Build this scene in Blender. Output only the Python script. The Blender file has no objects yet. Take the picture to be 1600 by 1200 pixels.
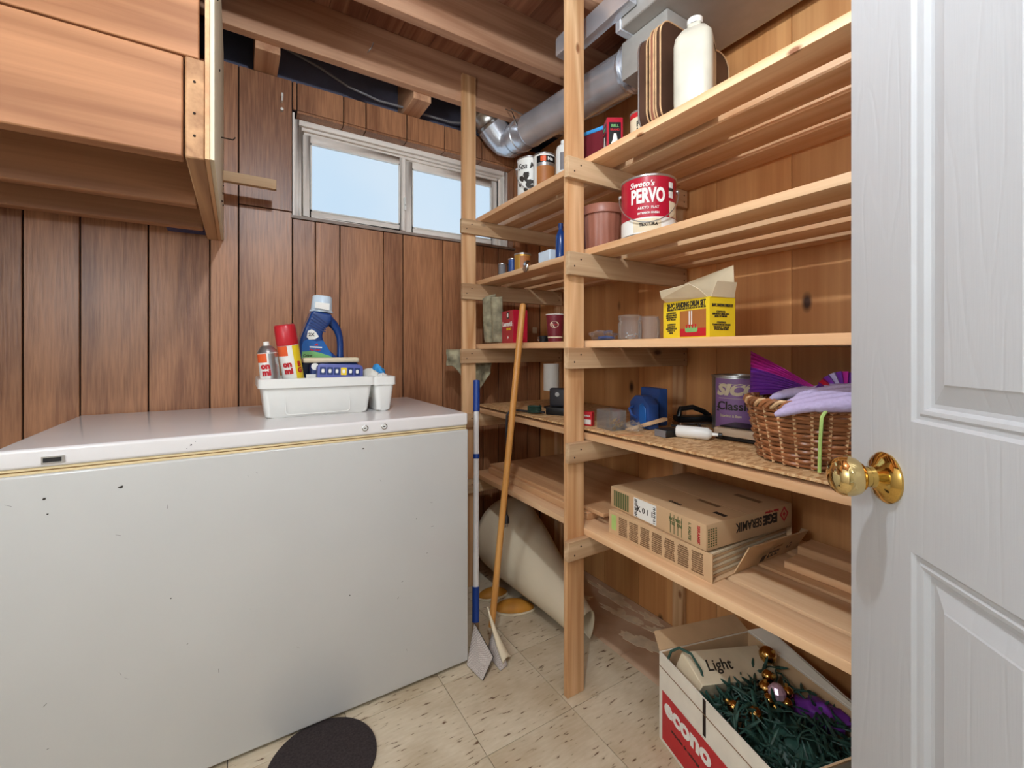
import bpy, bmesh, math, random
from mathutils import Vector, Matrix, noise
random.seed(7)
PI = math.pi
S = bpy.context.scene
COL = S.collection

# ------------------------------------------------------------------ camera
cd = bpy.data.cameras.new('camera'); cam = bpy.data.objects.new('camera', cd); COL.objects.link(cam)
cd.sensor_width = 36.0; cd.lens = 685.0 / 1600.0 * 36.0
cd.shift_y = -51.0 / 1600.0
cd.clip_start = 0.02
YAW = math.atan(430 / 685.0)
cam.location = (0, 0, 1.1); cam.rotation_euler = (PI / 2, 0, -YAW)
S.camera = cam

# ------------------------------------------------------------------ world, lights, exposure
w = bpy.data.worlds.new('sky'); S.world = w; w.use_nodes = True
nt = w.node_tree; nt.nodes.clear()
o_ = nt.nodes.new('ShaderNodeOutputWorld'); b_ = nt.nodes.new('ShaderNodeBackground')
tc = nt.nodes.new('ShaderNodeTexCoord'); nz = nt.nodes.new('ShaderNodeTexNoise'); rp = nt.nodes.new('ShaderNodeValToRGB')
nz.inputs['Scale'].default_value = 2.6; nz.inputs['Detail'].default_value = 4; nz.inputs['Roughness'].default_value = .45
rp.color_ramp.elements[0].position = .38; rp.color_ramp.elements[0].color = (.46, .58, .69, 1)
rp.color_ramp.elements[1].position = .72; rp.color_ramp.elements[1].color = (.56, .63, .69, 1)
nt.links.new(tc.outputs['Generated'], nz.inputs['Vector']); nt.links.new(nz.outputs['Fac'], rp.inputs['Fac'])
nt.links.new(rp.outputs['Color'], b_.inputs['Color']); nt.links.new(b_.outputs[0], o_.inputs[0])
b_.inputs['Strength'].default_value = 1.0

def lamp(name, loc, watts, col, rad):
    d = bpy.data.lights.new(name, 'POINT'); d.energy = watts; d.color = col; d.shadow_soft_size = rad
    o = bpy.data.objects.new(name, d); o.location = loc; COL.objects.link(o); return o
LAMP_W, HALL_FILL_W, SIDE_FILL_W = 28.0, 8.0, 15.0
lamp('bulb_light', (.19, .36, 2.125), LAMP_W, (.86, .97, 1.06), .028)
lamp('side_fill', (-.78, .12, 1.5), SIDE_FILL_W, (.86, .97, 1.06), .09)  # added unseen fill from the left, brightens shelf undersides and right wall
lamp('hall_fill', (-.15, -1.0, 2.02), HALL_FILL_W, (.88, .97, 1.05), .12)  # added unseen fill coming through the doorway behind the camera
vs = S.view_settings
vs.view_transform = 'Standard'; vs.look = 'None'; vs.gamma = 1.0; vs.use_curve_mapping = False
vs.exposure = 0.43

# ------------------------------------------------------------------ materials
def srgb(r, g, b):
    f = lambda v: (v / 255 / 12.92) if v / 255 <= .04045 else ((v / 255 + .055) / 1.055) ** 2.4
    return (f(r), f(g), f(b), 1)
def base(name):
    m = bpy.data.materials.new(name); m.use_nodes = True
    return m, m.node_tree, m.node_tree.nodes['Principled BSDF']
def N(nt, t, **kw):
    n = nt.nodes.new('ShaderNode' + t)
    for k, v in kw.items():
        if hasattr(n, k): setattr(n, k, v)
        else: n.inputs[k].default_value = v
    return n
def plain(name, col, rough=.5, metal=0, var=.06, scale=18, bump=0, trans=0, ior=1.45, coat=0, alpha=1, emis=None):
    m, nt, p = base(name)
    c = srgb(*col)
    t = N(nt, 'TexCoord'); n = N(nt, 'TexNoise'); n.inputs['Scale'].default_value = scale; n.inputs['Detail'].default_value = 4
    nt.links.new(t.outputs['Object'], n.inputs['Vector'])
    r = N(nt, 'ValToRGB')
    r.color_ramp.elements[0].position = .3; r.color_ramp.elements[1].position = .7
    r.color_ramp.elements[0].color = tuple(v * (1 - var) for v in c[:3]) + (1,)
    r.color_ramp.elements[1].color = tuple(min(1, v * (1 + var)) for v in c[:3]) + (1,)
    nt.links.new(n.outputs['Fac'], r.inputs['Fac']); nt.links.new(r.outputs['Color'], p.inputs['Base Color'])
    p.inputs['Roughness'].default_value = rough; p.inputs['Metallic'].default_value = metal
    p.inputs['Transmission Weight'].default_value = trans; p.inputs['IOR'].default_value = ior
    p.inputs['Coat Weight'].default_value = coat; p.inputs['Alpha'].default_value = alpha
    if emis: p.inputs['Emission Color'].default_value = srgb(*emis[:3]); p.inputs['Emission Strength'].default_value = emis[3]
    if bump:
        b = N(nt, 'Bump'); b.inputs['Strength'].default_value = bump; b.inputs['Distance'].default_value = .004
        nt.links.new(n.outputs['Fac'], b.inputs['Height']); nt.links.new(b.outputs[0], p.inputs['Normal'])
    return m
def mathn(nt, op, a, b=None):
    n = N(nt, 'Math', operation=op)
    for i, v in enumerate((a, b)):
        if v is None: continue
        if isinstance(v, (int, float)): n.inputs[i].default_value = v
        else: nt.links.new(v, n.inputs[i])
    return n.outputs[0]
def wood(name, light, dark, axis, ring=7.0, across=7.0, fine=110.0, finew=.5, knot=0.0, rough=.55, bump=.12, sprd=(.25, .8), knotcol=(70, 38, 20), alongf=3.0, rnd=.12):
    m, nt, p = base(name)
    t = N(nt, 'TexCoord'); oi = N(nt, 'ObjectInfo')
    off = N(nt, 'VectorMath', operation='SCALE'); off.inputs[0].default_value = (5.3, 9.7, 3.1)
    nt.links.new(oi.outputs['Random'], off.inputs['Scale'])
    add = N(nt, 'VectorMath', operation='ADD')
    nt.links.new(t.outputs['Object'], add.inputs[0]); nt.links.new(off.outputs[0], add.inputs[1])
    def mapped(al, ac):
        mp = N(nt, 'Mapping'); sc = [ac, ac, ac]; sc[axis] = al
        mp.inputs['Scale'].default_value = sc; nt.links.new(add.outputs[0], mp.inputs['Vector']); return mp.outputs[0]
    n1 = N(nt, 'TexNoise'); n1.inputs['Scale'].default_value = 1; n1.inputs['Detail'].default_value = 2; n1.inputs['Distortion'].default_value = .25
    nt.links.new(mapped(.55, across), n1.inputs['Vector'])
    rg = mathn(nt, 'PINGPONG', mathn(nt, 'MULTIPLY', n1.outputs['Fac'], ring), 1.0)
    n2 = N(nt, 'TexNoise'); n2.inputs['Scale'].default_value = 1; n2.inputs['Detail'].default_value = 3
    nt.links.new(mapped(alongf, fine), n2.inputs['Vector'])
    fac = mathn(nt, 'ADD', mathn(nt, 'MULTIPLY', rg, 1 - finew), mathn(nt, 'MULTIPLY', n2.outputs['Fac'], finew))
    r = N(nt, 'ValToRGB'); r.color_ramp.elements[0].position = sprd[0]; r.color_ramp.elements[1].position = sprd[1]
    r.color_ramp.elements[0].color = srgb(*dark); r.color_ramp.elements[1].color = srgb(*light)
    nt.links.new(fac, r.inputs['Fac'])
    hv = N(nt, 'HueSaturation'); nt.links.new(r.outputs['Color'], hv.inputs['Color'])
    nt.links.new(mathn(nt, 'ADD', mathn(nt, 'MULTIPLY', oi.outputs['Random'], 2 * rnd), 1 - rnd), hv.inputs['Value'])
    col = hv.outputs['Color']
    if knot:
        vo = N(nt, 'TexVoronoi'); vo.inputs['Scale'].default_value = 1; vo.inputs['Randomness'].default_value = 1
        nt.links.new(mapped(3.2, 6.5), vo.inputs['Vector'])
        kr = N(nt, 'ValToRGB'); kr.color_ramp.elements[0].position = knot * .45; kr.color_ramp.elements[1].position = knot
        kr.color_ramp.elements[0].color = (1, 1, 1, 1); kr.color_ramp.elements[1].color = (0, 0, 0, 1)
        nt.links.new(vo.outputs['Distance'], kr.inputs['Fac'])
        mx = N(nt, 'Mix', data_type='RGBA'); nt.links.new(kr.outputs['Color'], mx.inputs[0])
        nt.links.new(col, mx.inputs[6]); mx.inputs[7].default_value = srgb(*knotcol); col = mx.outputs[2]
    nt.links.new(col, p.inputs['Base Color']); p.inputs['Roughness'].default_value = rough
    if bump:
        b = N(nt, 'Bump'); b.inputs['Strength'].default_value = bump; b.inputs['Distance'].default_value = .003
        nt.links.new(fac, b.inputs['Height']); nt.links.new(b.outputs[0], p.inputs['Normal'])
    return m

M = {}
M['post'] = wood('pine_post', (232, 190, 144), (196, 142, 94), 2, ring=12, across=8, knot=.07, rough=.5, knotcol=(150, 95, 55))
M['slat'] = wood('pine_slat', (236, 198, 156), (214, 164, 118), 1, ring=8, across=8, knot=.06, rough=.5, knotcol=(140, 85, 48))
M['cleat'] = wood('weathered_cleat', (212, 180, 142), (170, 130, 92), 0, ring=6, across=10, knot=.09, rough=.7, knotcol=(92, 62, 42))
M['joist'] = wood('joist_fir', (196, 150, 118), (160, 112, 82), 0, ring=8, across=7, knot=.06, rough=.7, knotcol=(95, 55, 38))
M['joist_y'] = wood('joist_fir_y', (206, 160, 124), (170, 120, 88), 1, ring=8, across=7, rough=.7)
M['subfloor'] = wood('subfloor_board', (176, 122, 92), (128, 80, 58), 1, ring=7, across=9, rough=.8)
M['landing'] = wood('landing_fir', (172, 120, 82), (138, 90, 57), 0, ring=10, across=6, knot=.05, rough=.6, knotcol=(140, 80, 45))
M['plank_end'] = wood('landing_plank', (190, 146, 104), (150, 108, 74), 1, ring=8, across=9, rough=.7)
M['wall_pine'] = wood('pine_wall', (222, 164, 106), (194, 132, 78), 2, ring=7, across=7, knot=.12, rough=.5, knotcol=(62, 32, 18), bump=.05, sprd=(.2, .85))
M['panel'] = wood('lauan_panel', (182, 128, 90), (128, 82, 55), 2, ring=5, across=5, fine=170, finew=.72, alongf=9, rough=.38, bump=.22, sprd=(.3, .72), rnd=.05)
M['ply'] = wood('plywood_sheet', (212, 166, 122), (186, 136, 94), 1, ring=6, across=6, rough=.6)
M['pole_wood'] = wood('varnished_pole', (214, 158, 90), (190, 130, 64), 2, ring=5, across=16, rough=.35)
M['groove'] = plain('dark_groove', (38, 24, 18), .9)
M['void'] = plain('dark_void', (100, 100, 118), .9)
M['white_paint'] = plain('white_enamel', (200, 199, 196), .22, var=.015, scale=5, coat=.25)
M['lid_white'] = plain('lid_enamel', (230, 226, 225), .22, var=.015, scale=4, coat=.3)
M['gasket'] = plain('cream_gasket', (226, 204, 160), .5)
M['gasket_dark'] = plain('amber_gasket_line', (160, 118, 66), .6)
M['chrome'] = plain('chrome', (200, 200, 200), .18, 1)
M['dark'] = plain('dark_plastic', (34, 32, 32), .4)
M['black'] = plain('black_plastic', (20, 20, 22), .35)
M['nail'] = plain('nail_head', (56, 44, 38), .5, .6)
M['win'] = plain('window_paint', (240, 230, 220), .4, var=.03)
M['wintrim'] = plain('window_track', (150, 134, 124), .5)
M['galv'] = plain('galvanised_steel', (214, 218, 226), .24, .7, var=.12, scale=7, bump=.2)
M['galv_dull'] = plain('dull_steel', (170, 166, 160), .35, 1, var=.2, scale=7)
M['ductgrey'] = plain('grey_duct_metal', (176, 172, 166), .45, .25, var=.08)
M['cable'] = plain('white_cable', (214, 206, 198), .5)
M['cable_grey'] = plain('grey_cable', (120, 116, 118), .5)
M['brass'] = plain('polished_brass', (214, 176, 98), .08, 1, var=.05)
M['brass_pale'] = plain('pale_brass_knob', (226, 200, 140), .07, 1, var=.05)
M['tote'] = plain('white_plastic', (232, 231, 226), .3, var=.02, coat=.2)
M['red'] = plain('red_print', (190, 34, 44), .35)
M['orange'] = plain('orange_print', (226, 92, 42), .35)
M['silver'] = plain('silver_can', (196, 198, 200), .3, .9)
M['white'] = plain('white_print', (236, 234, 228), .45, var=.02)
M['blue'] = plain('detergent_blue', (24, 60, 122), .22, coat=.3)
M['bluelab'] = plain('detergent_label_blue', (30, 96, 170), .3)
M['green'] = plain('label_green', (120, 180, 110), .4)
M['cap'] = plain('milky_cap', (206, 222, 236), .25)
M['purpleblue'] = plain('lilac_pack', (84, 92, 160), .35)
M['navy'] = plain('navy_pack', (32, 52, 106), .4)
M['yellow'] = plain('yellow_print', (238, 206, 42), .45, var=.03)
M['cream'] = plain('cream_card', (224, 208, 178), .7)
M['ltblue'] = plain('sky_blue_cloth', (60, 150, 214), .8)
M['clothw'] = plain('white_glove_rubber', (226, 224, 214), .6)
M['maroon'] = plain('maroon_cup', (110, 28, 40), .45)
M['crimson'] = plain('crimson_can', (176, 22, 48), .3, var=.1, scale=5, coat=.2)
M['gold'] = plain('gold_can', (206, 160, 78), .3, .6)
M['brownlab'] = plain('brown_label', (170, 106, 54), .5)
M['pot'] = plain('terracotta_plastic', (150, 96, 78), .4)
M['tan'] = plain('kraft_card', (208, 172, 132), .8, var=.06)
M['tan2'] = plain('kraft_card_dusty', (204, 168, 128), .85, var=.08, scale=6)
M['ink'] = plain('dark_ink', (52, 44, 38), .6)
M['inkgreen'] = plain('green_ink', (92, 100, 58), .6)
M['inkbrown'] = plain('brown_ink', (132, 98, 66), .7)
M['purple'] = plain('purple_label', (146, 108, 160), .35)
M['lav'] = plain('lavender_glove', (186, 172, 208), .9, bump=.4, scale=160)
M['violet'] = plain('violet_satin', (112, 48, 150), .45)
M['magenta'] = plain('magenta_satin', (186, 40, 146), .45)
M['wicker'] = plain('brown_wicker', (150, 96, 60), .35, var=.3, scale=30)
M['wicker_lt'] = plain('pale_wicker', (204, 166, 124), .45, var=.2, scale=30)
M['bluecase'] = plain('blue_case', (44, 76, 140), .4)
M['vinyl'] = plain('cream_vinyl', (222, 206, 178), .5, var=.05, scale=3)
M['leather'] = plain('orange_leather', (190, 128, 44), .6, var=.15)
M['polewhite'] = plain('white_pole', (232, 228, 224), .3)
M['poleblue'] = plain('blue_grip', (26, 62, 140), .4)
M['rag'] = plain('grey_green_rag', (150, 142, 116), .9, var=.45, scale=26, bump=.3)
M['wiregreen'] = plain('green_wire', (44, 76, 66), .5)
M['bulbgreen'] = plain('dark_green_socket', (28, 54, 44), .5)
M['bauble'] = plain('gold_bauble', (196, 150, 84), .12, 1)
M['pink'] = plain('clear_pink', (206, 170, 190), .15, .3)
M['boxwhite'] = plain('white_card', (230, 222, 208), .6)
M['lime'] = plain('lime_ribbon', (176, 206, 120), .5)
M['whiteceil'] = plain('hall_paint', (232, 228, 220), .7)
M['mat'] = plain('dark_mat', (52, 44, 44), .95, var=.4, scale=200)
M['ironc'] = plain('dark_charcoal', (44, 42, 46), .4)
M['scalebody'] = plain('beige_scale', (206, 184, 160), .4)
M['jug'] = plain('milky_jug', (200, 196, 180), .35)
M['tray'] = plain('dark_walnut', (78, 54, 42), .4, var=.25, scale=9)
M['bulb'] = plain('lit_bulb', (255, 246, 230), .3, emis=(255, 238, 214, 6))

def door_mat():
    m, nt, p = base('white_door_paint')
    t = N(nt, 'TexCoord'); mp = N(nt, 'Mapping'); mp.inputs['Scale'].default_value = (10, 10, 1.3)
    n = N(nt, 'TexNoise'); n.inputs['Scale'].default_value = 1; n.inputs['Detail'].default_value = 2; n.inputs['Distortion'].default_value = .3
    nt.links.new(t.outputs['Object'], mp.inputs['Vector']); nt.links.new(mp.outputs[0], n.inputs['Vector'])
    rg = mathn(nt, 'PINGPONG', mathn(nt, 'MULTIPLY', n.outputs['Fac'], 16.0), 1.0)
    mp2 = N(nt, 'Mapping'); mp2.inputs['Scale'].default_value = (380, 380, 14)
    n2 = N(nt, 'TexNoise'); n2.inputs['Scale'].default_value = 1
    nt.links.new(t.outputs['Object'], mp2.inputs['Vector']); nt.links.new(mp2.outputs[0], n2.inputs['Vector'])
    r = N(nt, 'ValToRGB'); r.color_ramp.elements[0].position = 0; r.color_ramp.elements[1].position = .3
    nt.links.new(rg, r.inputs['Fac'])
    hh = mathn(nt, 'ADD', mathn(nt, 'MULTIPLY', r.outputs['Color'], .7), mathn(nt, 'MULTIPLY', n2.outputs['Fac'], .5))
    b = N(nt, 'Bump'); b.inputs['Strength'].default_value = .22; b.inputs['Distance'].default_value = .0016
    nt.links.new(hh, b.inputs['Height']); nt.links.new(b.outputs[0], p.inputs['Normal'])
    p.inputs['Base Color'].default_value = srgb(190, 191, 193); p.inputs['Roughness'].default_value = .42
    return m
M['door'] = door_mat()
def tile_mat():
    m, nt, p = base('flecked_vinyl_tile')
    t = N(nt, 'TexCoord'); oi = N(nt, 'ObjectInfo'); off = N(nt, 'VectorMath', operation='SCALE'); off.inputs[0].default_value = (7, 13, 5)
    nt.links.new(oi.outputs['Random'], off.inputs['Scale'])
    add = N(nt, 'VectorMath', operation='ADD'); nt.links.new(t.outputs['Object'], add.inputs[0]); nt.links.new(off.outputs[0], add.inputs[1])
    mp = N(nt, 'Mapping'); mp.inputs['Scale'].default_value = (26, 120, 1); mp.inputs['Rotation'].default_value = (0, 0, .3)
    nt.links.new(add.outputs[0], mp.inputs['Vector'])
    n = N(nt, 'TexNoise'); n.inputs['Scale'].default_value = 1; n.inputs['Detail'].default_value = 3
    nt.links.new(mp.outputs[0], n.inputs['Vector'])
    r = N(nt, 'ValToRGB'); e = r.color_ramp.elements
    e[0].position = .30; e[0].color = srgb(112, 84, 62); e[1].position = .36; e[1].color = srgb(212, 196, 168)
    x = r.color_ramp.elements.new(.75); x.color = srgb(222, 208, 184)
    nt.links.new(n.outputs['Fac'], r.inputs['Fac'])
    n2 = N(nt, 'TexNoise'); n2.inputs['Scale'].default_value = 6; n2.inputs['Detail'].default_value = 4
    nt.links.new(add.outputs[0], n2.inputs['Vector'])
    mx = N(nt, 'Mix', data_type='RGBA', blend_type='MULTIPLY'); mx.inputs[0].default_value = .35
    nt.links.new(r.outputs['Color'], mx.inputs[6]); nt.links.new(n2.outputs['Color'], mx.inputs[7])
    r2 = N(nt, 'ValToRGB'); r2.color_ramp.elements[0].position = .35; r2.color_ramp.elements[1].position = .65
    r2.color_ramp.elements[0].color = (.72, .66, .58, 1); r2.color_ramp.elements[1].color = (1, 1, 1, 1)
    nt.links.new(n2.outputs['Fac'], r2.inputs['Fac']); nt.links.new(r2.outputs['Color'], mx.inputs[7]); mx.inputs[0].default_value = .8
    nt.links.new(mx.outputs[2], p.inputs['Base Color']); p.inputs['Roughness'].default_value = .45
    return m
M['tile'] = tile_mat()
def patch_mat():
    m, nt, p = base('stained_hardboard')
    t = N(nt, 'TexCoord'); n = N(nt, 'TexNoise'); n.inputs['Scale'].default_value = 5; n.inputs['Detail'].default_value = 5
    nt.links.new(t.outputs['Object'], n.inputs['Vector'])
    r = N(nt, 'ValToRGB'); e = r.color_ramp.elements
    e[0].position = .35; e[0].color = srgb(190, 154, 124); e[1].position = .6; e[1].color = srgb(216, 184, 154)
    nt.links.new(n.outputs['Fac'], r.inputs['Fac']); nt.links.new(r.outputs['Color'], p.inputs['Base Color'])
    p.inputs['Roughness'].default_value = .7
    return m
M['hardboard'] = patch_mat()
M['plaster'] = plain('dried_plaster', (230, 212, 184), .9, var=.12, scale=30, bump=.3)
def osb_mat():
    m, nt, p = base('strand_board')
    t = N(nt, 'TexCoord'); v = N(nt, 'TexVoronoi'); v.inputs['Scale'].default_value = 1
    mp = N(nt, 'Mapping'); mp.inputs['Scale'].default_value = (60, 150, 60); mp.inputs['Rotation'].default_value = (0, 0, .5)
    nt.links.new(t.outputs['Object'], mp.inputs['Vector']); nt.links.new(mp.outputs[0], v.inputs['Vector'])
    r = N(nt, 'ValToRGB'); r.color_ramp.elements[0].color = srgb(176, 124, 74); r.color_ramp.elements[1].color = srgb(226, 190, 142)
    sx = N(nt, 'SeparateColor'); nt.links.new(v.outputs['Color'], sx.inputs[0]); nt.links.new(sx.outputs[0], r.inputs['Fac'])
    nt.links.new(r.outputs['Color'], p.inputs['Base Color']); p.inputs['Roughness'].default_value = .6
    return m
M['osb'] = osb_mat()
def clear_mat(name, tint, refl=.08, haze=0):
    m = bpy.data.materials.new(name); m.use_nodes = True; nt = m.node_tree; nt.nodes.clear()
    o = N(nt, 'OutputMaterial'); tr = N(nt, 'BsdfTransparent'); gl = N(nt, 'BsdfGlossy'); mx = N(nt, 'MixShader'); fr = N(nt, 'LayerWeight')
    fr.inputs['Blend'].default_value = .25
    tr.inputs['Color'].default_value = tint; gl.inputs['Roughness'].default_value = .03
    nt.links.new(mathn(nt, 'MULTIPLY', fr.outputs['Fresnel'], refl * 6), mx.inputs[0])
    src = tr.outputs[0]
    if haze:
        df = N(nt, 'BsdfDiffuse'); df.inputs['Color'].default_value = (.85, .88, .9, 1); m2 = N(nt, 'MixShader'); m2.inputs[0].default_value = haze
        nt.links.new(tr.outputs[0], m2.inputs[1]); nt.links.new(df.outputs[0], m2.inputs[2]); src = m2.outputs[0]
    nt.links.new(src, mx.inputs[1]); nt.links.new(gl.outputs[0], mx.inputs[2]); nt.links.new(mx.outputs[0], o.inputs[0])
    return m
M['pane'] = clear_mat('window_glass', (.97, .985, 1, 1), .03)
M['clear'] = clear_mat('clear_plastic', (.97, .98, .98, 1), .09, .06)
M['jarglass'] = clear_mat('jar_glass', (.97, .985, .985, 1), .11, .08)
def mesh_mat():
    m, nt, p = base('sanding_screen')
    t = N(nt, 'TexCoord'); v = N(nt, 'TexChecker'); v.inputs['Scale'].default_value = 420
    v.inputs['Color1'].default_value = srgb(214, 204, 196); v.inputs['Color2'].default_value = srgb(150, 138, 130)
    nt.links.new(t.outputs['Object'], v.inputs['Vector']); nt.links.new(v.outputs['Color'], p.inputs['Base Color']); p.inputs['Roughness'].default_value = .6
    return m
M['screen'] = mesh_mat()

# ------------------------------------------------------------------ mesh helpers
class MB:
    def __init__(s): s.v = []; s.f = []; s.mi = []
    def add(s, vs, fs, M4=None):
        o = len(s.v)
        for p in vs:
            p = Vector(p); s.v.append(tuple(M4 @ p) if M4 else tuple(p))
        for f in fs: s.f.append(tuple(i + o for i in f))
        return s
    def box(s, x0, x1, y0, y1, z0, z1, M4=None):
        v = [(x0, y0, z0), (x1, y0, z0), (x1, y1, z0), (x0, y1, z0), (x0, y0, z1), (x1, y0, z1), (x1, y1, z1), (x0, y1, z1)]
        return s.add(v, [(0, 3, 2, 1), (4, 5, 6, 7), (0, 1, 5, 4), (1, 2, 6, 5), (2, 3, 7, 6), (3, 0, 4, 7)], M4)
    def hexa(s, pts):
        return s.add(pts, [(0, 3, 2, 1), (4, 5, 6, 7), (0, 1, 5, 4), (1, 2, 6, 5), (2, 3, 7, 6), (3, 0, 4, 7)])
    def lathe(s, prof, n=32, M4=None, a0=0, a1=2 * PI):
        full = abs(a1 - a0 - 2 * PI) < 1e-6; k = n if full else n + 1
        vs = []; fs = []
        for r, z in prof:
            for i in range(k):
                a = a0 + (a1 - a0) * i / n; vs.append((r * math.cos(a), r * math.sin(a), z))
        for j in range(len(prof) - 1):
            for i in range(n):
                i2 = (i + 1) % k
                fs.append((j * k + i, j * k + i2, (j + 1) * k + i2, (j + 1) * k + i))
        return s.add(vs, fs, M4)
    def tube(s, pts, r, n=8, closed=False, cap=True):
        pts = [Vector(p) for p in pts]; m = len(pts); rr = r if isinstance(r, (list, tuple)) else [r] * m
        vs = []; fs = []; up = None
        for i, p in enumerate(pts):
            a = pts[(i - 1) % m] if (closed or i > 0) else pts[i]; b = pts[(i + 1) % m] if (closed or i < m - 1) else pts[i]
            t = (b - a).normalized() if (b - a).length > 1e-9 else Vector((0, 0, 1))
            if up is None:
                up = Vector((0, 0, 1)) if abs(t.z) < .9 else Vector((1, 0, 0))
            x = t.cross(up)
            if x.length < 1e-6: x = t.orthogonal()
            x.normalize(); y = x.cross(t).normalized(); up = y
            for k in range(n):
                an = 2 * PI * k / n; vs.append(p + (x * math.cos(an) + y * math.sin(an)) * rr[i])
        for i in range(m if closed else m - 1):
            j = (i + 1) % m
            for k in range(n):
                k2 = (k + 1) % n; fs.append((i * n + k, i * n + k2, j * n + k2, j * n + k))
        if cap and not closed: fs.append(tuple(range(n))[::-1]); fs.append(tuple((m - 1) * n + k for k in range(n)))
        return s.add(vs, fs)
    def prism(s, poly, d0, d1, M4=None):
        n = len(poly); vs = [(p[0], p[1], d0) for p in poly] + [(p[0], p[1], d1) for p in poly]
        fs = [tuple(range(n))[::-1], tuple(range(n, 2 * n))] + [(i, (i + 1) % n, n + (i + 1) % n, n + i) for i in range(n)]
        return s.add(vs, fs, M4)
    def grid(s, fn, nu, nv):
        vs = [fn(i / nu, j / nv) for j in range(nv + 1) for i in range(nu + 1)]
        fs = [(j * (nu + 1) + i, j * (nu + 1) + i + 1, (j + 1) * (nu + 1) + i + 1, (j + 1) * (nu + 1) + i) for j in range(nv) for i in range(nu)]
        return s.add(vs, fs)
    def ball(s, c, r, n=16, sc=(1, 1, 1)):
        prof = [(max(1e-5, math.sin(PI * k / (n // 2))), -math.cos(PI * k / (n // 2))) for k in range(n // 2 + 1)]
        return s.lathe([(a * r, b * r) for a, b in prof], n, Matrix.Translation(c) @ Matrix.Diagonal((*sc, 1)))
    def build(s, name, mat, parent=None, smooth=False, bevel=0, seg=2, world=False, angle=40, solid=0):
        me = bpy.data.meshes.new(name)
        bm = bmesh.new()
        vv = [bm.verts.new(p) for p in s.v]
        for f in s.f:
            try: bm.faces.new([vv[i] for i in f])
            except ValueError: pass
        bmesh.ops.remove_doubles(bm, verts=bm.verts, dist=1e-5)
        bmesh.ops.recalc_face_normals(bm, faces=bm.faces)
        if bevel:
            es = [e for e in bm.edges if len(e.link_faces) == 2 and e.calc_face_angle(0) > .5]
            bmesh.ops.bevel(bm, geom=es, offset=bevel, segments=seg, affect='EDGES', profile=.6, clamp_overlap=True)
        bm.to_mesh(me); bm.free()
        if smooth or bevel:
            me.polygons.foreach_set('use_smooth', [True] * len(me.polygons))
            try: me.set_sharp_from_angle(angle=math.radians(angle))
            except Exception: pass
        me.materials.append(M[mat] if isinstance(mat, str) else mat)
        o = bpy.data.objects.new(name, me); COL.objects.link(o)
        if parent is not None:
            o.parent = parent
            if world: o.location = -wpos(parent)
        if solid:
            md = o.modifiers.new('thick', 'SOLIDIFY'); md.thickness = solid; md.offset = 0
        return o
def wpos(o):
    p = Vector(o.location)
    return p + wpos(o.parent) if o.parent else p
def thing(name, label, cat, loc=(0, 0, 0), rz=0, group=None, kind=None):
    o = bpy.data.objects.new(name, None); COL.objects.link(o); o.location = loc; o.rotation_euler = (0, 0, rz); o.empty_display_size = .05
    return tag(o, label, cat, group, kind)
def tag(o, label, cat=None, group=None, kind=None):
    o['label'] = label
    if cat: o['category'] = cat
    if group: o['group'] = group
    if kind: o['kind'] = kind
    return o
def box(name, mat, parent, x0, x1, y0, y1, z0, z1, bevel=0, world=True):
    return MB().box(x0, x1, y0, y1, z0, z1).build(name, mat, parent, bevel=bevel, world=world)
def frame(origin, right, up):
    r = Vector(right).normalized(); u = Vector(up).normalized(); n = r.cross(u)
    return Matrix(((r.x, u.x, n.x, origin[0]), (r.y, u.y, n.y, origin[1]), (r.z, u.z, n.z, origin[2]), (0, 0, 0, 1)))
_tc = {}
def text(s, size, parent, mat, M4=None, bend=None, name='lettering', align='CENTER', bold=0, sx=1.0, shear=0, depth=.0004, width=None):
    cu = bpy.data.curves.new('t', 'FONT'); cu.body = s; cu.size = size; cu.align_x = align; cu.align_y = 'CENTER'
    cu.extrude = depth; cu.offset = bold; cu.shear = shear; cu.resolution_u = 3; cu.space_line = .95
    ob = bpy.data.objects.new('t', cu); COL.objects.link(ob)
    dg = bpy.context.evaluated_depsgraph_get(); me = bpy.data.meshes.new_from_object(ob.evaluated_get(dg))
    bpy.data.objects.remove(ob); bpy.data.curves.remove(cu)
    if width and len(me.vertices):
        xs = [v.co.x for v in me.vertices]; sx = width / max(1e-6, max(xs) - min(xs))
    for v in me.vertices:
        c = v.co; c.x *= sx
        if bend:
            r, a0, z0 = bend; a = a0 + c.x / r; R = r + c.z + depth
            c.x, c.y, c.z = R * math.cos(a), R * math.sin(a), z0 + c.y
        elif M4: v.co = M4 @ c
    me.name = name; me.materials.clear(); me.materials.append(M[mat])
    o = bpy.data.objects.new(name, me); COL.objects.link(o); o.parent = parent
    return o
def decal(poly, parent, mat, M4, name='printed_panel', t=.0004):
    return MB().prism(poly, 0, t, M4).build(name, mat, parent)
def rect(x0, x1, y0, y1): return [(x0, y0), (x1, y0), (x1, y1), (x0, y1)]
def rrect(w, h, r, n=5, cx=0, cy=0):
    out = []
    for sx, sy, a in ((1, 1, 0), (-1, 1, PI / 2), (-1, -1, PI), (1, -1, 3 * PI / 2)):
        for k in range(n + 1):
            t = a + PI / 2 * k / n; out.append((cx + sx * (w / 2 - r) + r * math.cos(t), cy + sy * (h / 2 - r) + r * math.sin(t)))
    return out

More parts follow.
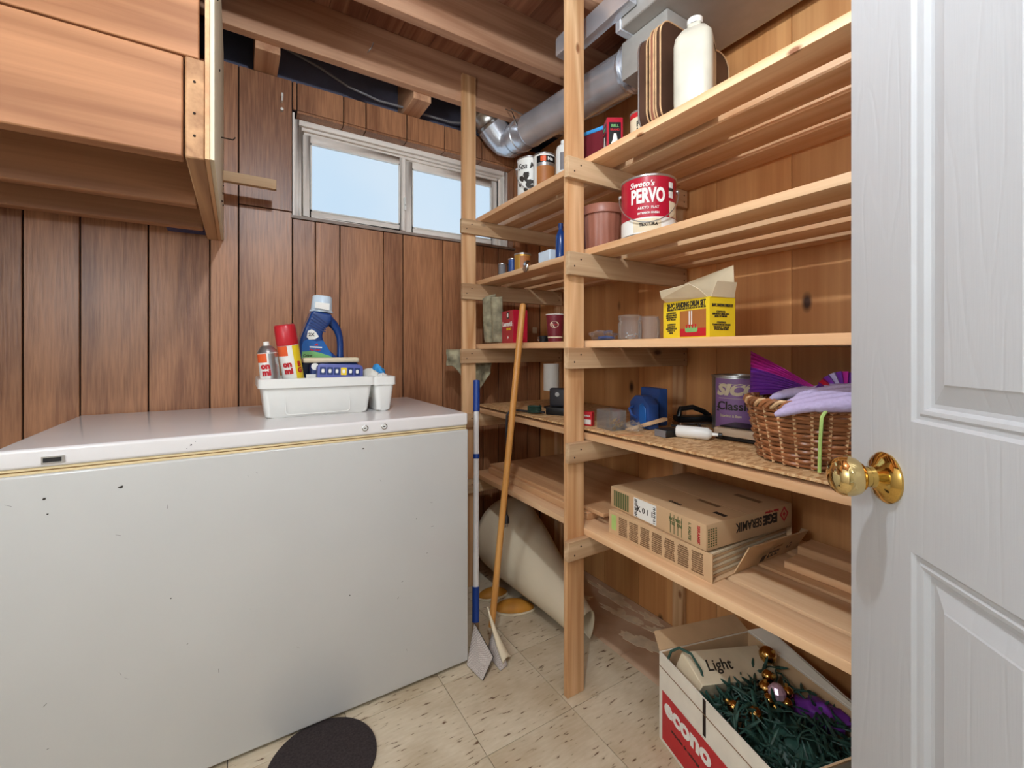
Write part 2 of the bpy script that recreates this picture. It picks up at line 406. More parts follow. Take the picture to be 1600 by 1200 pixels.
# ------------------------------------------------------------------ setting
XL, XR, YF, YB = -.95, 1.478, -.27, 2.05
fl = thing('floor', 'beige flecked vinyl tile floor with brown hardboard strip under the shelves', 'floor', (.3, .9, 0), kind='structure')
box('slab', 'groove', fl, XL - .1, XR + .1, -1.9, YB + .12, -.06, -.0045)
tile_me = None
xs = [.577 + .299 * k for k in range(-6, 2)]; ys = [1.345 + .30 * k for k in range(-11, 3)]
for x in xs:
    for y in ys:
        if x < XL - .4 or y < -1.9: continue
        if tile_me is None:
            t = MB().box(.0009, .2981, .0009, .2991, -.0044, 0).build('floor_tile', 'tile', fl); tile_me = t.data
        else:
            t = bpy.data.objects.new('floor_tile', tile_me); COL.objects.link(t); t.parent = fl
        t.location = (x - .3, y - .9, random.uniform(-.0004, 0))
for a, b in ((-.27, .42), (.42, 1.135), (1.135, 1.75), (1.75, 2.05)):
    box('hardboard_strip', 'hardboard', fl, 1.1735, XR, a + .001, b - .001, -.0044, -.0002)
def blot(cx, cy, rx, ry, rot, seed):
    rnd = random.Random(seed); poly = []
    for k in range(44):
        a = 2 * PI * k / 44; q = 1 + .8 * noise.noise(Vector((math.cos(a) * 2.3 + seed, math.sin(a) * 2.3, 0))) + .25 * noise.noise(Vector((math.cos(a) * 7 + seed, math.sin(a) * 7, 1))) + rnd.uniform(-.05, .05)
        x, y = rx * q * math.cos(a), ry * q * math.sin(a)
        poly.append((cx + x * math.cos(rot) - y * math.sin(rot), cy + x * math.sin(rot) + y * math.cos(rot)))
    o = MB().prism(poly, -.0002, .0016).build('plaster_patch', 'plaster', fl, world=True)
for i, a in enumerate([(1.30, 1.13, .03, .10, .3), (1.36, 1.30, .03, .09, .25), (1.43, 1.44, .025, .13, 0), (1.40, 1.16, .02, .04, .6), (1.30, 1.5, .03, .05, .8), (1.36, 1.02, .05, .05, .2), (1.44, 1.22, .018, .05, 0)]): blot(*a, i * 3.7)

wb = thing('wall_back', 'brown wood-grain plywood panelling with dark grooves around the window', 'wall', (.3, 2.06, 0), kind='structure')
WX0, WX1, WZ0, WZ1 = .198, 1.302, 1.672, 2.118
core = MB()
for a in ((XL - .1, XR + .1, 0, WZ0), (XL - .1, WX0, WZ0, WZ1), (WX1, XR + .1, WZ0, WZ1), (XL - .1, XR + .1, WZ1, 2.236)):
    core.box(a[0], a[1], 2.0605, 2.17, a[2], a[3])
core.build('wall_core', 'groove', wb, world=True)
box('dark_cavity', 'void', wb, XL - .1, XR + .1, 2.13, 2.17, 2.237, 2.50)
def plank(x0, x1, z0, z1, g=.0022):
    MB().box(x0 + g, x1 - g, 2.05, 2.0604, z0 + .001, z1 - .001).build('panel_board', 'panel', wb, bevel=.0012, seg=1, world=True)
gb = [-.95, -.77, -.589, -.453, -.272, -.088, .006, .198]
for i in range(len(gb) - 1):
    if gb[i] == .006: plank(.006, .198, 0, 1.684); plank(.006, .198, 1.686, 2.236)
    else: plank(gb[i], gb[i + 1], 0, 2.236)
gb = [.198, .287, .387, .579, .673, .877, 1.107, 1.20, 1.302]
for i in range(len(gb) - 1): plank(gb[i], gb[i + 1], 0, WZ0 - .014)
gb = [.198, .215, .403, .50, .692, .887, 1.10, 1.302]
for i in range(len(gb) - 1): plank(gb[i], gb[i + 1], WZ1, 2.236)
plank(1.302, 1.39, 0, 2.236); plank(1.39, 1.478, 0, 2.236)
# reveal lining: head in short panel pieces, two cheeks, thin sill trim
gb = [.206, .215, .403, .50, .692, .887, 1.10, 1.294]
for i in range(1, len(gb) - 1): box('reveal_board', 'panel', wb, gb[i] + .002, gb[i + 1] - .002, 2.052, 2.112, WZ1 - .010, WZ1 - .0005)
box('reveal_board', 'win', wb, WX0 + .0005, WX0 + .008, 2.052, 2.112, WZ0, WZ1 - .011)
box('reveal_board', 'panel', wb, WX1 - .008, WX1 - .0005, 2.052, 2.112, WZ0, WZ1 - .011)
box('sill_trim', 'wintrim', wb, WX0 - .006, WX1 + .004, 2.043, 2.112, WZ0 - .012, WZ0)

wn = thing('window_1', 'cream sliding basement window showing pale blue sky', 'window', (.75, 2.13, WZ0), kind='structure')
fr = MB()
X0, X1, Z0, Z1 = WX0 + .009, WX1 - .009, WZ0 + .001, WZ1 - .012
for (i, y0, y1) in ((.022, 2.105, 2.17), (.034, 2.122, 2.17), (.046, 2.138, 2.17)):
    a = i
    fr.box(X0, X0 + a, y0, y1, Z0, Z1); fr.box(X1 - a, X1, y0, y1, Z0, Z1)
    fr.box(X0 + a, X1 - a, y0, y1, Z1 - a, Z1); fr.box(X0 + a, X1 - a, y0, y1, Z0, Z0 + a * .55)
fr.build('window_frame', 'win', wn, bevel=.002, seg=1, world=True)
def sash(x0, x1, y0, y1, wl, wr):
    z0, z1 = Z0 + .026, Z1 - .047; m = MB()
    m.box(x0, x0 + wl, y0, y1, z0, z1); m.box(x1 - wr, x1, y0, y1, z0, z1)
    m.box(x0 + wl, x1 - wr, y0, y1, z1 - .034, z1); m.box(x0 + wl, x1 - wr, y0, y1, z0, z0 + .026)
    s_ = m.build('sash', 'win', wn, bevel=.003, seg=1, world=True)
    p = MB().box(x0 + wl, x1 - wr, (y0 + y1) / 2 - .002, (y0 + y1) / 2 + .002, z0 + .026, z1 - .034).build('pane', 'pane', s_)
    b = MB(); q = .006
    for a in ((x0 + wl, x0 + wl + q, z0 + .026, z1 - .034), (x1 - wr - q, x1 - wr, z0 + .026, z1 - .034), (x0 + wl, x1 - wr, z0 + .026, z0 + .026 + q), (x0 + wl, x1 - wr, z1 - .034 - q, z1 - .034)):
        b.box(a[0], a[1], y0 - .001, y0 + .006, a[2], a[3])
    b.build('glazing_bead', 'white', s_)
    return s_
sash(X0 + .040, .712, 2.128, 2.146, .030, .030)
sash(.700, X1 - .040, 2.148, 2.166, .052, .040)
l = MB(); l.box(.700, .712, 2.120, 2.1275, 1.80, 1.86); l.tube([(.706, 2.116, 1.862), (.700, 2.110, 1.845), (.706, 2.112, 1.825)], .004, 6)
l.build('latch', 'white', wn, world=True)

wr = thing('wall_right', 'knotty orange pine board wall behind the shelving', 'wall', (1.48, .9, 0), kind='structure')
box('wall_core', 'groove', wr, XR + .0105, XR + .1, -.27, YB + .02, 0, 2.256)
yy = [-.27, -.02, .21, .47, .70, .955, 1.105, 1.32, 1.53, 1.72, 1.90, 2.05]
for i in range(len(yy) - 1):
    MB().box(XR, XR + .0104, yy[i] + .0006, yy[i + 1] - .0006, 0, 2.256).build('wall_board', 'wall_pine', wr, bevel=.0008, seg=1, world=True)
box('dark_cavity', 'void', wr, XR + .06, XR + .1, -.27, YB + .1, 2.257, 2.5)
box('top_plate', 'joist_y', wr, XR - .04, XR + .055, -.27, 1.9, 2.296, 2.334)
for y in (.5, 1.0, 1.5): box('block', 'joist', wr, XR - .02, XR + .05, y, y + .04, 2.257, 2.296)

wl = thing('wall_left', 'unseen board side wall left of the freezer, made white to bounce light', 'wall', (-.95, .9, 0), kind='structure')  # wall out of view, its white chosen to bounce fill into the room
box('wall_core', 'groove', wl, XL - .1, XL - .011, -.27, YB + .1, 0, 2.5)
for i in range(12):
    y0 = -.27 + i * .1935
    MB().box(XL - .0109, XL, y0 + .002, y0 + .1915, 0, 2.262).build('panel_board', 'whiteceil', wl, bevel=.001, seg=1, world=True)
wf = thing('wall_front', 'entry wall with the doorway and white hall beyond', 'wall', (0, -.33, 0), kind='structure')
DX0, DX1 = -.43, .345
for a in ((XL - .1, DX0, 0, 2.5), (DX1, XR + .1, 0, 2.5), (DX0, DX1, 2.06, 2.5)): box('wall_core', 'whiteceil', wf, a[0], a[1], -.39, -.27, a[2], a[3])
box('door_jamb', 'whiteceil', wf, DX0 - .06, DX0, -.40, -.26, 0, 2.06); box('door_jamb', 'whiteceil', wf, DX1 + .002, DX1 + .06, -.40, -.262, 0, 2.06)
box('hall_wall', 'whiteceil', wf, -1.4, 1.4, -2.0, -1.92, 0, 2.5)
box('hall_wall', 'whiteceil', wf, -1.45, -1.35, -1.92, -.39, 0, 2.5); box('hall_wall', 'whiteceil', wf, 1.35, 1.45, -1.92, -.39, 0, 2.5)
box('hall_ceiling', 'whiteceil', wf, -1.45, 1.45, -2.0, -.39, 2.4, 2.5)

ce = thing('ceiling', 'open ceiling of bare fir joists under plank subfloor', 'ceiling', (.3, .9, 2.265), kind='structure')
x = XL
while x < XR + .05:
    MB().box(x + .001, x + .139, -.27, 2.13, 2.465, 2.49).build('subfloor_board', 'subfloor', ce, world=True); x += .14
for y in (1.86, 1.475, 1.09, .705, .32, -.065):
    MB().box(XL, XR + .06, y, y + .04, 2.335 if y < 0 else 2.266, 2.4645).build('joist', 'joist', ce, bevel=.002, seg=1, world=True)
box('roof_cover', 'void', ce, XL - .1, XR + .1, -.27, 2.17, 2.49, 2.52)
for x0, x1 in ((.058, .142), (.672, .755), (1.30, 1.34)):
    MB().box(x0, x1, 1.9005, 2.1295, 2.2375, 2.46).build('block', 'joist_y', ce, bevel=.001, seg=1, world=True)
# bent nail in the joist
n = MB(); n.tube([(.46, 1.8605, 2.34), (.462, 1.835, 2.338), (.468, 1.828, 2.345), (.475, 1.829, 2.368)], .0022, 6); n.build('bent_nail', 'silver', ce, smooth=True, world=True)

cb = MB().tube([(.16, 2.04, 2.36), (.30, 2.05, 2.33), (.42, 2.05, 2.285), (.56, 2.05, 2.262), (.665, 2.05, 2.265), (.76, 2.05, 2.262), (.92, 2.05, 2.262), (1.0, 2.06, 2.285)], .0055, 8).build('electrical_cable', 'cable_grey', smooth=True)
tag(cb, 'grey electrical cable drooping in the dark gap above the panelling', 'cable')
cb = MB().tube([(1.465, 1.9, 2.30), (1.468, 1.75, 2.285), (1.468, 1.648, 2.256), (1.468, 1.55, 2.238), (1.466, 1.464, 2.232), (1.466, 1.36, 2.226), (1.466, 1.25, 2.236), (1.466, 1.0, 2.25)], .006, 8).build('electrical_cable', 'cable', smooth=True)
tag(cb, 'white electrical cable sagging along the pine wall below the duct', 'cable')
# small hook near the window corner
hk = MB(); hk.tube([(.158, 2.05, 2.135), (.158, 2.03, 2.135), (.158, 2.02, 2.145), (.158, 2.022, 2.158)], .004, 6); hk.tube([(.158, 2.048, 2.10), (.158, 2.034, 2.10)], .006, 8)
o = hk.build('wall_hook', 'white', smooth=True); tag(o, 'small white hook screwed to the panelling at the window corner', 'hook')

# landing frame (upper left)
ld = thing('landing_frame', 'underside of a timber framed stair landing hanging over the freezer', 'timber frame', (-.5, 1.6, 1.53))
for y, z1 in ((1.205, 1.752), (1.59, 1.752), (1.88, 1.752)):
    MB().box(XL, -.101, y, y + .040, 1.53, z1).build('joist', 'landing', ld, bevel=.003, seg=1, world=True)
MB().hexa([(XL, 1.207, 1.757), (-.072, 1.207, 1.757), (-.072, 1.24, 1.757), (XL, 1.24, 1.757), (XL, 1.207, 2.262), (-.072, 1.207, 2.262), (-.072, 1.24, 2.262), (XL, 1.24, 2.262)]).build('upper_board', 'landing', ld, bevel=.002, seg=1, world=True)
MB().box(-.097, -.061, 1.203, 2.047, 1.53, 1.754).build('side_plank', 'plank_end', ld, bevel=.003, seg=1, world=True)
MB().box(-.0605, -.052, 1.199, 2.047, 1.532, 2.262).build('plywood_edge', 'ply', ld, world=True)
MB().box(-.0515, -.043, 1.202, 2.047, 1.534, 2.262).build('plywood_face', 'cream', ld, world=True)
for i in range(5):
    y0 = 1.247 + i * .16; MB().box(XL, -.063, y0, y0 + .157, 1.756, 1.78).build('deck_board', 'subfloor', ld, world=True)
box('wall_ledger', 'subfloor', ld, XL, -.22, 1.965, 2.048, 1.56, 1.75)
box('insulation_scrap', 'navy', ld, -.215, -.101, 1.99, 2.046, 1.545, 1.70)
pg = MB().box(-.042, .128, 1.888, 1.912, 1.716, 1.752).build('peg', 'cleat', ld, bevel=.001, seg=1, world=True)
nl = MB()
for y, z in ((1.9, 1.70), (1.86, 1.66), (1.87, 1.62), (1.5, 1.9), (1.35, 2.0), (1.75, 1.60)): nl.ball((-.043, y, z), .004, 8)
nl.tube([(-.043, 1.72, 1.80), (-.01, 1.72, 1.80), (-.004, 1.715, 1.808)], .002, 6)
for z in (1.58, 1.63, 1.70): nl.ball((-.08, 1.2025, z), .003, 8)
nl.build('nail', 'nail', ld, world=True)['kind'] = 'stuff'

# duct
dt = thing('round_duct', 'shiny galvanised round air duct with elbow under the joists', 'duct', (1.2, 1.5, 2.16))
def axisM(p, d):
    d = Vector(d).normalized(); return Matrix.Translation(p) @ d.to_track_quat('Z', 'Y').to_matrix().to_4x4()
A, B = Vector((1.205, 1.075, 2.112)), Vector((1.205, 1.90, 2.184)); R = .075
L = (B - A).length
MB().lathe([(R, 0), (R, L * .80), (R + .003, L * .805), (R + .003, L * .815), (R, L * .82), (R, L * .9), (R + .004, L * .905), (R + .004, L * .93), (R, L * .935), (R, L)], 40, axisM(A, B - A)).build('pipe', 'galv', dt, smooth=True, world=True)
pts = []; d0 = (B - A).normalized()
e = MB(); path = [B - d0 * .02, B + d0 * .03, Vector((1.185, 1.962, 2.198)), Vector((1.15, 1.974, 2.228)), Vector((1.11, 1.974, 2.268))]
e.tube(path, [R + .002] * 5, 36, cap=False); e.build('elbow', 'galv', dt, smooth=True, world=True, angle=20)
d1 = Vector((-.7, 0, .7))
MB().lathe([(R, 0), (R, .02), (R + .004, .025), (R, .03), (R, .07), (R + .004, .075), (R + .004, .085), (R, .09), (R, .16)], 36, axisM(path[-1] - d1 * .01, d1)).build('riser', 'galv_dull', dt, smooth=True, world=True)
MB().lathe([(R + .006, 0), (R + .004, .012), (R + .009, .016), (R + .003, .03), (R + .009, .034), (R + .002, .05)], 40, axisM(A - d0 * .005, d0)).build('collar', 'galv', dt, smooth=True, world=True)
st = MB(); st.box(1.118, 1.1195, 1.84, 1.86, 2.17, 2.30); st.box(1.2905, 1.292, 1.84, 1.86, 2.17, 2.262); st.box(1.118, 1.292, 1.84, 1.86, 2.086, 2.0875)
MB().tube([Vector((1.205, 1.75, 2.176)) + Vector((math.cos(a) * .0745, 0, math.sin(a) * .0745)) for a in [PI * (-.1 - .08 * k) for k in range(11)]] , .003, 6).build('strap', 'galv_dull', dt, smooth=True, world=True)
s2 = MB(); s2.tube([(1.132, 1.75, 2.16), (1.13, 1.80, 2.262), (1.13, 1.857, 2.30)], .003, 6); s2.tube([(1.278, 1.75, 2.16), (1.22, 1.80, 2.262), (1.16, 1.857, 2.31)], .003, 6)
s2.build('strap', 'galv_dull', dt, smooth=True, world=True)
tk = thing('trunk_duct', 'pale grey sheet metal trunk duct the round duct joins', 'duct', (1.25, .8, 2.15))
MB().box(1.06, 1.435, .20, 1.040, 2.15, 2.262).build('duct_box', 'ductgrey', tk, bevel=.003, seg=1, world=True)
t2 = MB().box(1.055, 1.44, 1.018, 1.042, 2.146, 2.264); t2.build('flange', 'galv', tk, bevel=.002, seg=1, world=True)
MB().box(1.112, 1.298, .88, 1.068, 2.02, 2.149).build('boot', 'ductgrey', tk, bevel=.004, world=True)
MB().box(.99, 1.058, 1.20, 1.28, 2.18, 2.25).build('branch_boot', 'galv', tk, bevel=.008, world=True)
MB().box(1.02, 1.056, .95, 1.24, 2.18, 2.255).build('branch_box', 'galv', tk, bevel=.004, world=True)

# ------------------------------------------------------------------ door
dr = thing('door_1', 'white embossed panel door standing open beside the shelves', 'door', (.3365, -.2655, 0), kind='structure')
U = Vector((.660, .751, 0)).normalized(); NF = Vector((-U.y, U.x, 0))
RC = Vector((.785, .246, 0))          # below the rose centre, on the door face
def dpt(s, z, d): p = RC + U * s + NF * d; return (p.x, p.y, z)
W1, W0 = .0826, -.677; H0, H1 = .012, 2.03
def panel_rect(s0, s1, z0, z1):
    prof = [(0, 0), (.004, -.004), (.009, -.0045), (.012, -.0025), (.017, -.0035), (.021, -.009), (.026, -.0095), (.050, -.0025), (.052, -.0012)]
    vs = []; fs = []
    for ins, d in prof:
        vs += [dpt(s0 - ins, z0 + ins, d), dpt(s1 + ins, z0 + ins, d), dpt(s1 + ins, z1 - ins, d), dpt(s0 - ins, z1 - ins, d)]
    for k in range(len(prof) - 1):
        for i in range(4):
            j = (i + 1) % 4; fs.append((4 * k + i, 4 * k + j, 4 * k + 4 + j, 4 * k + 4 + i))
    k = 4 * (len(prof) - 1); fs.append((k, k + 1, k + 2, k + 3))
    return vs, fs
scol = [W1, -.048, -.247, -.347, -.546, W0]; zrow = [H0, .22, .836, 1.0075, 1.60, 1.70, 1.93, H1]
pan = [(c, r) for c in (1, 3) for r in (1, 3, 5)]
lf = MB()
for c in range(5):
    for r in range(7):
        if (c, r) in pan: continue
        lf.add([dpt(scol[c], zrow[r], 0), dpt(scol[c + 1], zrow[r], 0), dpt(scol[c + 1], zrow[r + 1], 0), dpt(scol[c], zrow[r + 1], 0)], [(0, 1, 2, 3)])
T = -.035
q = [dpt(W1, H0, 0), dpt(W0, H0, 0), dpt(W0, H1, 0), dpt(W1, H1, 0), dpt(W1, H0, T), dpt(W0, H0, T), dpt(W0, H1, T), dpt(W1, H1, T)]
lf.add(q, [(4, 5, 6, 7), (0, 4, 7, 3), (1, 2, 6, 5), (0, 1, 5, 4), (3, 7, 6, 2)])
lf.build('door_leaf', 'door', dr, world=True)
for c, r in pan:
    vs_, fs_ = panel_rect(scol[c], scol[c + 1], zrow[r], zrow[r + 1])
    MB().add(vs_, fs_).build('door_panel', 'door', dr, world=True)
KM = axisM(Vector(dpt(0, .92, 0)), NF)
rs = MB().lathe([(.0355, 0), (.036, .003), (.033, .007), (.026, .011), (.020, .014), (.015, .018), (.0145, .024)], 40, KM).build('knob_rose', 'brass', dr, smooth=True, world=True)
MB().lathe([(.0145, .022), (.013, .03), (.014, .034)], 32, KM).build('knob_neck', 'brass', rs, smooth=True)
MB().lathe([(.013, .030), (.021, .034), (.0265, .041), (.0285, .050), (.0275, .059), (.0235, .066), (.016, .0705), (.008, .0725), (.0001, .073)], 40, KM).build('knob', 'brass_pale', rs, smooth=True)
MB().box(-.001, .0015, -.012, .012, -.03, .03, frame(dpt(W1 + .0003, .92, T / 2), U, (0, 0, 1)) @ Matrix.Rotation(0, 4, 'X')).build('latch_plate', 'brass', dr, world=True)
for z in (.25, 1.05, 1.80):
    p = Vector(dpt(W0, z, .004)); MB().tube([p - Vector((0, 0, .045)), p + Vector((0, 0, .045))], .006, 10).build('hinge', 'brass', dr, smooth=True, world=True)

# ceiling bulb, then two added fill fixtures
lt = thing('ceiling_lamp', 'bare bulb in a white porcelain holder on the joist', 'lamp', (.17, .34, 2.265))
MB().lathe([(.0001, 2.2655), (.055, 2.2655), (.055, 2.258), (.035, 2.252), (.028, 2.238), (.0001, 2.238)], 28, Matrix.Translation((.19, .34, 0))).build('holder', 'white', lt, smooth=True, world=True)
MB().lathe([(.014, 2.2375), (.016, 2.23), (.026, 2.21), (.029, 2.198), (.025, 2.184), (.013, 2.176), (.0001, 2.174)], 24, Matrix.Translation((.19, .34, 0))).build('bulb', 'bulb', lt, smooth=True, world=True)
lt = thing('side_fill_globe', 'unseen small globe added on the left wall as side fill light', 'lamp', (-.94, .12, 1.5))  # made-up globe standing in for the side fill source
MB().lathe([(.0001, 0), (.05, 0), (.05, .015), (.02, .03), (.0001, .03)], 24, axisM(Vector((-.949, .12, 1.5)), (1, 0, 0))).build('wall_plate', 'white', lt, smooth=True, world=True)
MB().ball((-.895, .12, 1.5), .03, 16).build('globe', 'bulb', lt, smooth=True, world=True)
lt = thing('hall_fill_fixture', 'unseen round ceiling fixture added in the hall as fill light', 'lamp', (-.15, -1.0, 2.4))  # made-up fixture to go with the hall fill
MB().lathe([(.0001, 2.399), (.12, 2.399), (.12, 2.38), (.0001, 2.38)], 28, Matrix.Translation((-.15, -1, 0))).build('base_plate', 'white', lt, smooth=True, world=True)
MB().lathe([(.105, 2.3795), (.11, 2.34), (.09, 2.30), (.05, 2.28), (.0001, 2.275)], 28, Matrix.Translation((-.15, -1, 0))).build('lamp_shade', 'bulb', lt, smooth=True, world=True)

# ------------------------------------------------------------------ shelving unit
SH = thing('storage_shelf', 'tall built-in pine slatted storage shelves along the right wall', 'shelf', (1.2, .9, 0))
XS = .965
Y0S, Y1S = -.22, 1.872
def slat(x0, x1, z0, z1, y0=Y0S, y1=Y1S, mat='slat'):
    return MB().box(x0, x1, y0, y1, z0, z1).build('slat', mat, SH, bevel=.0025, seg=2, world=True)
S1, S2, S3, S4, S5 = 1.733, 1.4345, 1.135, .833, .527
for (xa, xb) in ((.965, 1.062), (1.096, 1.192), (1.222, 1.325), (1.359, 1.4545)): slat(xa, xb, S1 - .022, S1)
for (xa, xb) in ((.965, 1.068), (1.110, 1.206), (1.249, 1.350), (1.390, 1.4545)): slat(xa, xb, S2 - .021, S2)
for (xa, xb) in ((.965, 1.075), (1.10, 1.20), (1.225, 1.33), (1.355, 1.4545)): slat(xa, xb, S3 - .023, S3)
for (xa, xb) in ((.965, 1.055), (1.09, 1.19), (1.22, 1.32), (1.36, 1.4545)): slat(xa, xb, S4 - .021, S4)
for (xa, xb) in ((.955, 1.043), (1.057, 1.182), (1.196, 1.32), (1.335, 1.4545)): slat(xa, xb, S5 - .022, S5)
PY_ = ((1.08, 1.10), (1.84, 1.8595), (-.10, -.08))
for k, (ya, yb) in enumerate(PY_):
    MB().box(.885, .9545 if k == 0 else .9545, ya, yb, 0, 2.39 if k == 1 else 2.264).build('post', 'post', SH, bevel=.003, seg=2, world=True)
    MB().box(1.456, 1.4775, ya, ya + .05, 0, 2.19).build('rear_post', 'post', SH, bevel=.002, seg=1, world=True)
    for i, zt in enumerate((S1 - .0225, S2 - .0215, S3 - .0235, S4 - .0215, S5 - .0225)):
        h_ = (.066, .072, .066, .063, .062)[i]
        c = MB().box(.871 + .004 * (i % 2), 1.4555, ya - .0205, ya - .0005, zt - h_, zt).build('cleat', 'cleat', SH, bevel=.0015, seg=1, world=True)
        nm = MB()
        for (dx, dz) in ((.022, -.045), (.048, -.022), (.56, -.02), (.56, -.045)):
            nm.lathe([(.0001, .0006), (.0028, .0006), (.0028, 0)], 10, axisM(Vector((.875 + dx, ya - .0205, zt + dz)), (0, -1, 0)))
        nm.build('nail', 'nail', c)['kind'] = 'stuff'
for r_, z_, mt in ((.016, .0006, 'cleat'), (.0125, .0009, 'post'), (.010, .0012, 'ply'), (.0075, .0015, 'inkbrown')):
    MB().lathe([(.0001, z_), (r_, z_), (r_, 0)], 24, axisM(Vector((.922, 1.0800, .757)), (0, -1, 0)) @ Matrix.Diagonal((.95, 1.15, 1, 1))).build('knot', mt, SH, world=True)
# loose boards on the shelves
o = MB().box(.968, 1.4545, -.2, 1.86, .8415, .848).build('strand_board_sheet', 'osb', bevel=.001, seg=1)
tag(o, 'thin strand board sheet laid over the slats at waist height', 'board')
for i, x in enumerate((1.0, 1.12, 1.25, 1.395)): MB().box(x, x + .04, -.18, 1.84, .8335, .8412).build('batten', 'ply', o)
o = MB().box(1.005, 1.452, 1.12, 1.81, .5275, .553).build('plywood_sheet', 'ply', bevel=.002, seg=1)
tag(o, 'thick plywood offcut lying on the bottom shelf behind the post', 'board')
o = MB().hexa([(1.02, 1.06, .5535), (1.44, 1.06, .5535), (1.45, 1.80, .5535), (1.02, 1.82, .5535), (1.02, 1.06, .566), (1.44, 1.06, .566), (1.45, 1.80, .566), (1.02, 1.82, .566)]).build('hardboard_panel', 'ply', bevel=.001, seg=1)
tag(o, 'thin brown panel stacked on top of the plywood offcut', 'board')
o = MB().box(1.225, 1.30, -.1, .60, .5275, .547).build('pine_board', 'slat', bevel=.002, seg=1); tag(o, 'short pine board lying on the bottom shelf beyond the torn carton', 'board')
o = MB().box(1.34, 1.42, -.1, .62, .5275, .552).build('pine_board', 'ply', bevel=.002, seg=1); tag(o, 'darker board against the wall on the bottom shelf by the door', 'board')

# ------------------------------------------------------------------ chest freezer
fz = thing('chest_freezer', 'white scuffed chest freezer with cream lid gasket against the panelling', 'freezer', (.12, 1.7, 0))
FX0, FX1, FY0, FY1 = -.447, .690, 1.388, 2.03
MB().box(FX0, FX1, FY0, FY1, .012, .826).build('cabinet', 'white_paint', fz, bevel=.006, seg=3, world=True)
box('plinth', 'dark', fz, FX0 + .03, FX1 - .03, FY0 + .03, FY1 - .02, 0, .0125)
MB().box(FX0 + .004, FX1 - .006, FY0 + .004, FY1, .826, .832).build('gasket', 'gasket', fz, bevel=.001, seg=1, world=True)
MB().box(FX0 + .008, FX1 - .010, FY0 + .008, FY1, .832, .8345).build('gasket_groove', 'gasket_dark', fz, world=True)
MB().box(FX0 + .004, FX1 - .006, FY0 + .003, FY1, .8345, .8405).build('gasket', 'gasket', fz, bevel=.001, seg=1, world=True)
lid = MB().box(FX0 - .003, FX1 - .002, FY0 - .002, FY1, .8405, .884).build('lid', 'lid_white', fz, bevel=.009, seg=4, world=True)
hd = MB(); fx, fzz = -.350, .8565
hd.box(fx - .019, fx + .019, FY0 - .005, FY0 - .0015, fzz + .005, fzz + .008); hd.box(fx - .019, fx + .019, FY0 - .005, FY0 - .0015, fzz - .008, fzz - .005)
hd.box(fx - .019, fx - .016, FY0 - .005, FY0 - .0015, fzz - .005, fzz + .005); hd.box(fx + .014, fx + .019, FY0 - .005, FY0 - .0015, fzz - .005, fzz + .005)
hd.build('badge_frame', 'chrome', lid)
MB().box(fx - .016, fx + .014, FY0 - .0032, FY0 - .0018, fzz - .005, fzz + .005).build('badge_recess', 'dark', lid)
for x, in ((.335,), (.394,)):
    MB().lathe([(.0085, -.001), (.0095, .002), (.0075, .003), (.0068, .001)], 24, axisM(Vector((x, FY0 - .0015, .863)), (0, -1, 0))).build('lock_ring', 'chrome', lid, smooth=True)
    MB().lathe([(.0001, .0018), (.0066, .0018)], 20, axisM(Vector((x, FY0 - .0015, .863)), (0, -1, 0))).build('lock_face', 'white', lid)
    MB().box(x - .0035, x + .0035, FY0 - .0042, FY0 - .0032, .8615, .8645).build('lock_slot', 'dark', lid)
sc_ = MB(); rnd = random.Random(3)
for (x, z, r) in ((-.365, .77, .004), (-.36, .735, .002), (-.235, .775, .005), (-.099, .8605, .0022), (-.09, .868, .001), (-.108, .853, .001), (.33, .80, .003), (-.14, .48, .002), (.29, .36, .0025), (.5, .55, .002)):
    sc_.prism([(x + r * rnd.uniform(.4, 1.3) * math.cos(a), z + r * rnd.uniform(.4, 1.1) * math.sin(a)) for a in [k * PI / 4 for k in range(8)]], 0, .0005, Matrix(((1, 0, 0, 0), (0, 0, -1, FY0 - (.0022 if z > .84 else .0002)), (0, 1, 0, 0), (0, 0, 0, 1))))
for k in range(22):
    x, z = rnd.uniform(-.42, .66), rnd.uniform(.12, .8); a = rnd.uniform(0, 3); l_ = rnd.uniform(.003, .012); dx, dz = math.cos(a) * l_, math.sin(a) * l_
    sc_.prism([(x, z), (x + dx, z + dz), (x + dx - .0006, z + dz + .0006), (x - .0006, z + .0008)], 0, .0004, Matrix(((1, 0, 0, 0), (0, 0, -1, FY0 - .0002), (0, 1, 0, 0), (0, 0, 0, 1))))
sc_.build('chip_marks', 'ink', fz, world=True)['kind'] = 'stuff'

# ------------------------------------------------------------------ tote and cleaning things on the freezer
FT = .8842
tt = thing('cleaning_caddy', 'white plastic cleaning caddy full of supplies on the freezer', 'caddy', (.27, 1.69, FT))
def tub(x0, x1, y0, y1, z0, z1, ins, t, mat, name, rim=0, rh=.03):
    m = MB(); r = .016
    def ring(a, z): return [(p[0], p[1], z) for p in rrect(x1 - x0 - 2 * a, y1 - y0 - 2 * a, max(.004, r), 5, (x0 + x1) / 2, (y0 + y1) / 2)]
    L = [(ins + .006, z0), (ins, z0 + .006), (0, z1 - rh), (-rim, z1 - rh), (-rim, z1 - .002), (-rim + .002, z1), (t, z1), (t + ins, z0 + t)]
    n = len(rrect(1, 1, .1)); vs = []
    for a, z in L: vs += ring(a, z)
    fs = [(k * n + i, k * n + (i + 1) % n, (k + 1) * n + (i + 1) % n, (k + 1) * n + i) for k in range(len(L) - 1) for i in range(n)]
    fs.append(tuple(range(n))[::-1]); fs.append(tuple((len(L) - 1) * n + i for i in range(n)))
    return m.add(vs, fs).build(name, mat, tt, smooth=True, world=True)
tub(.066, .408, 1.585, 1.80, FT, 1.012, .012, .003, 'tote', 'main_bin', .010)
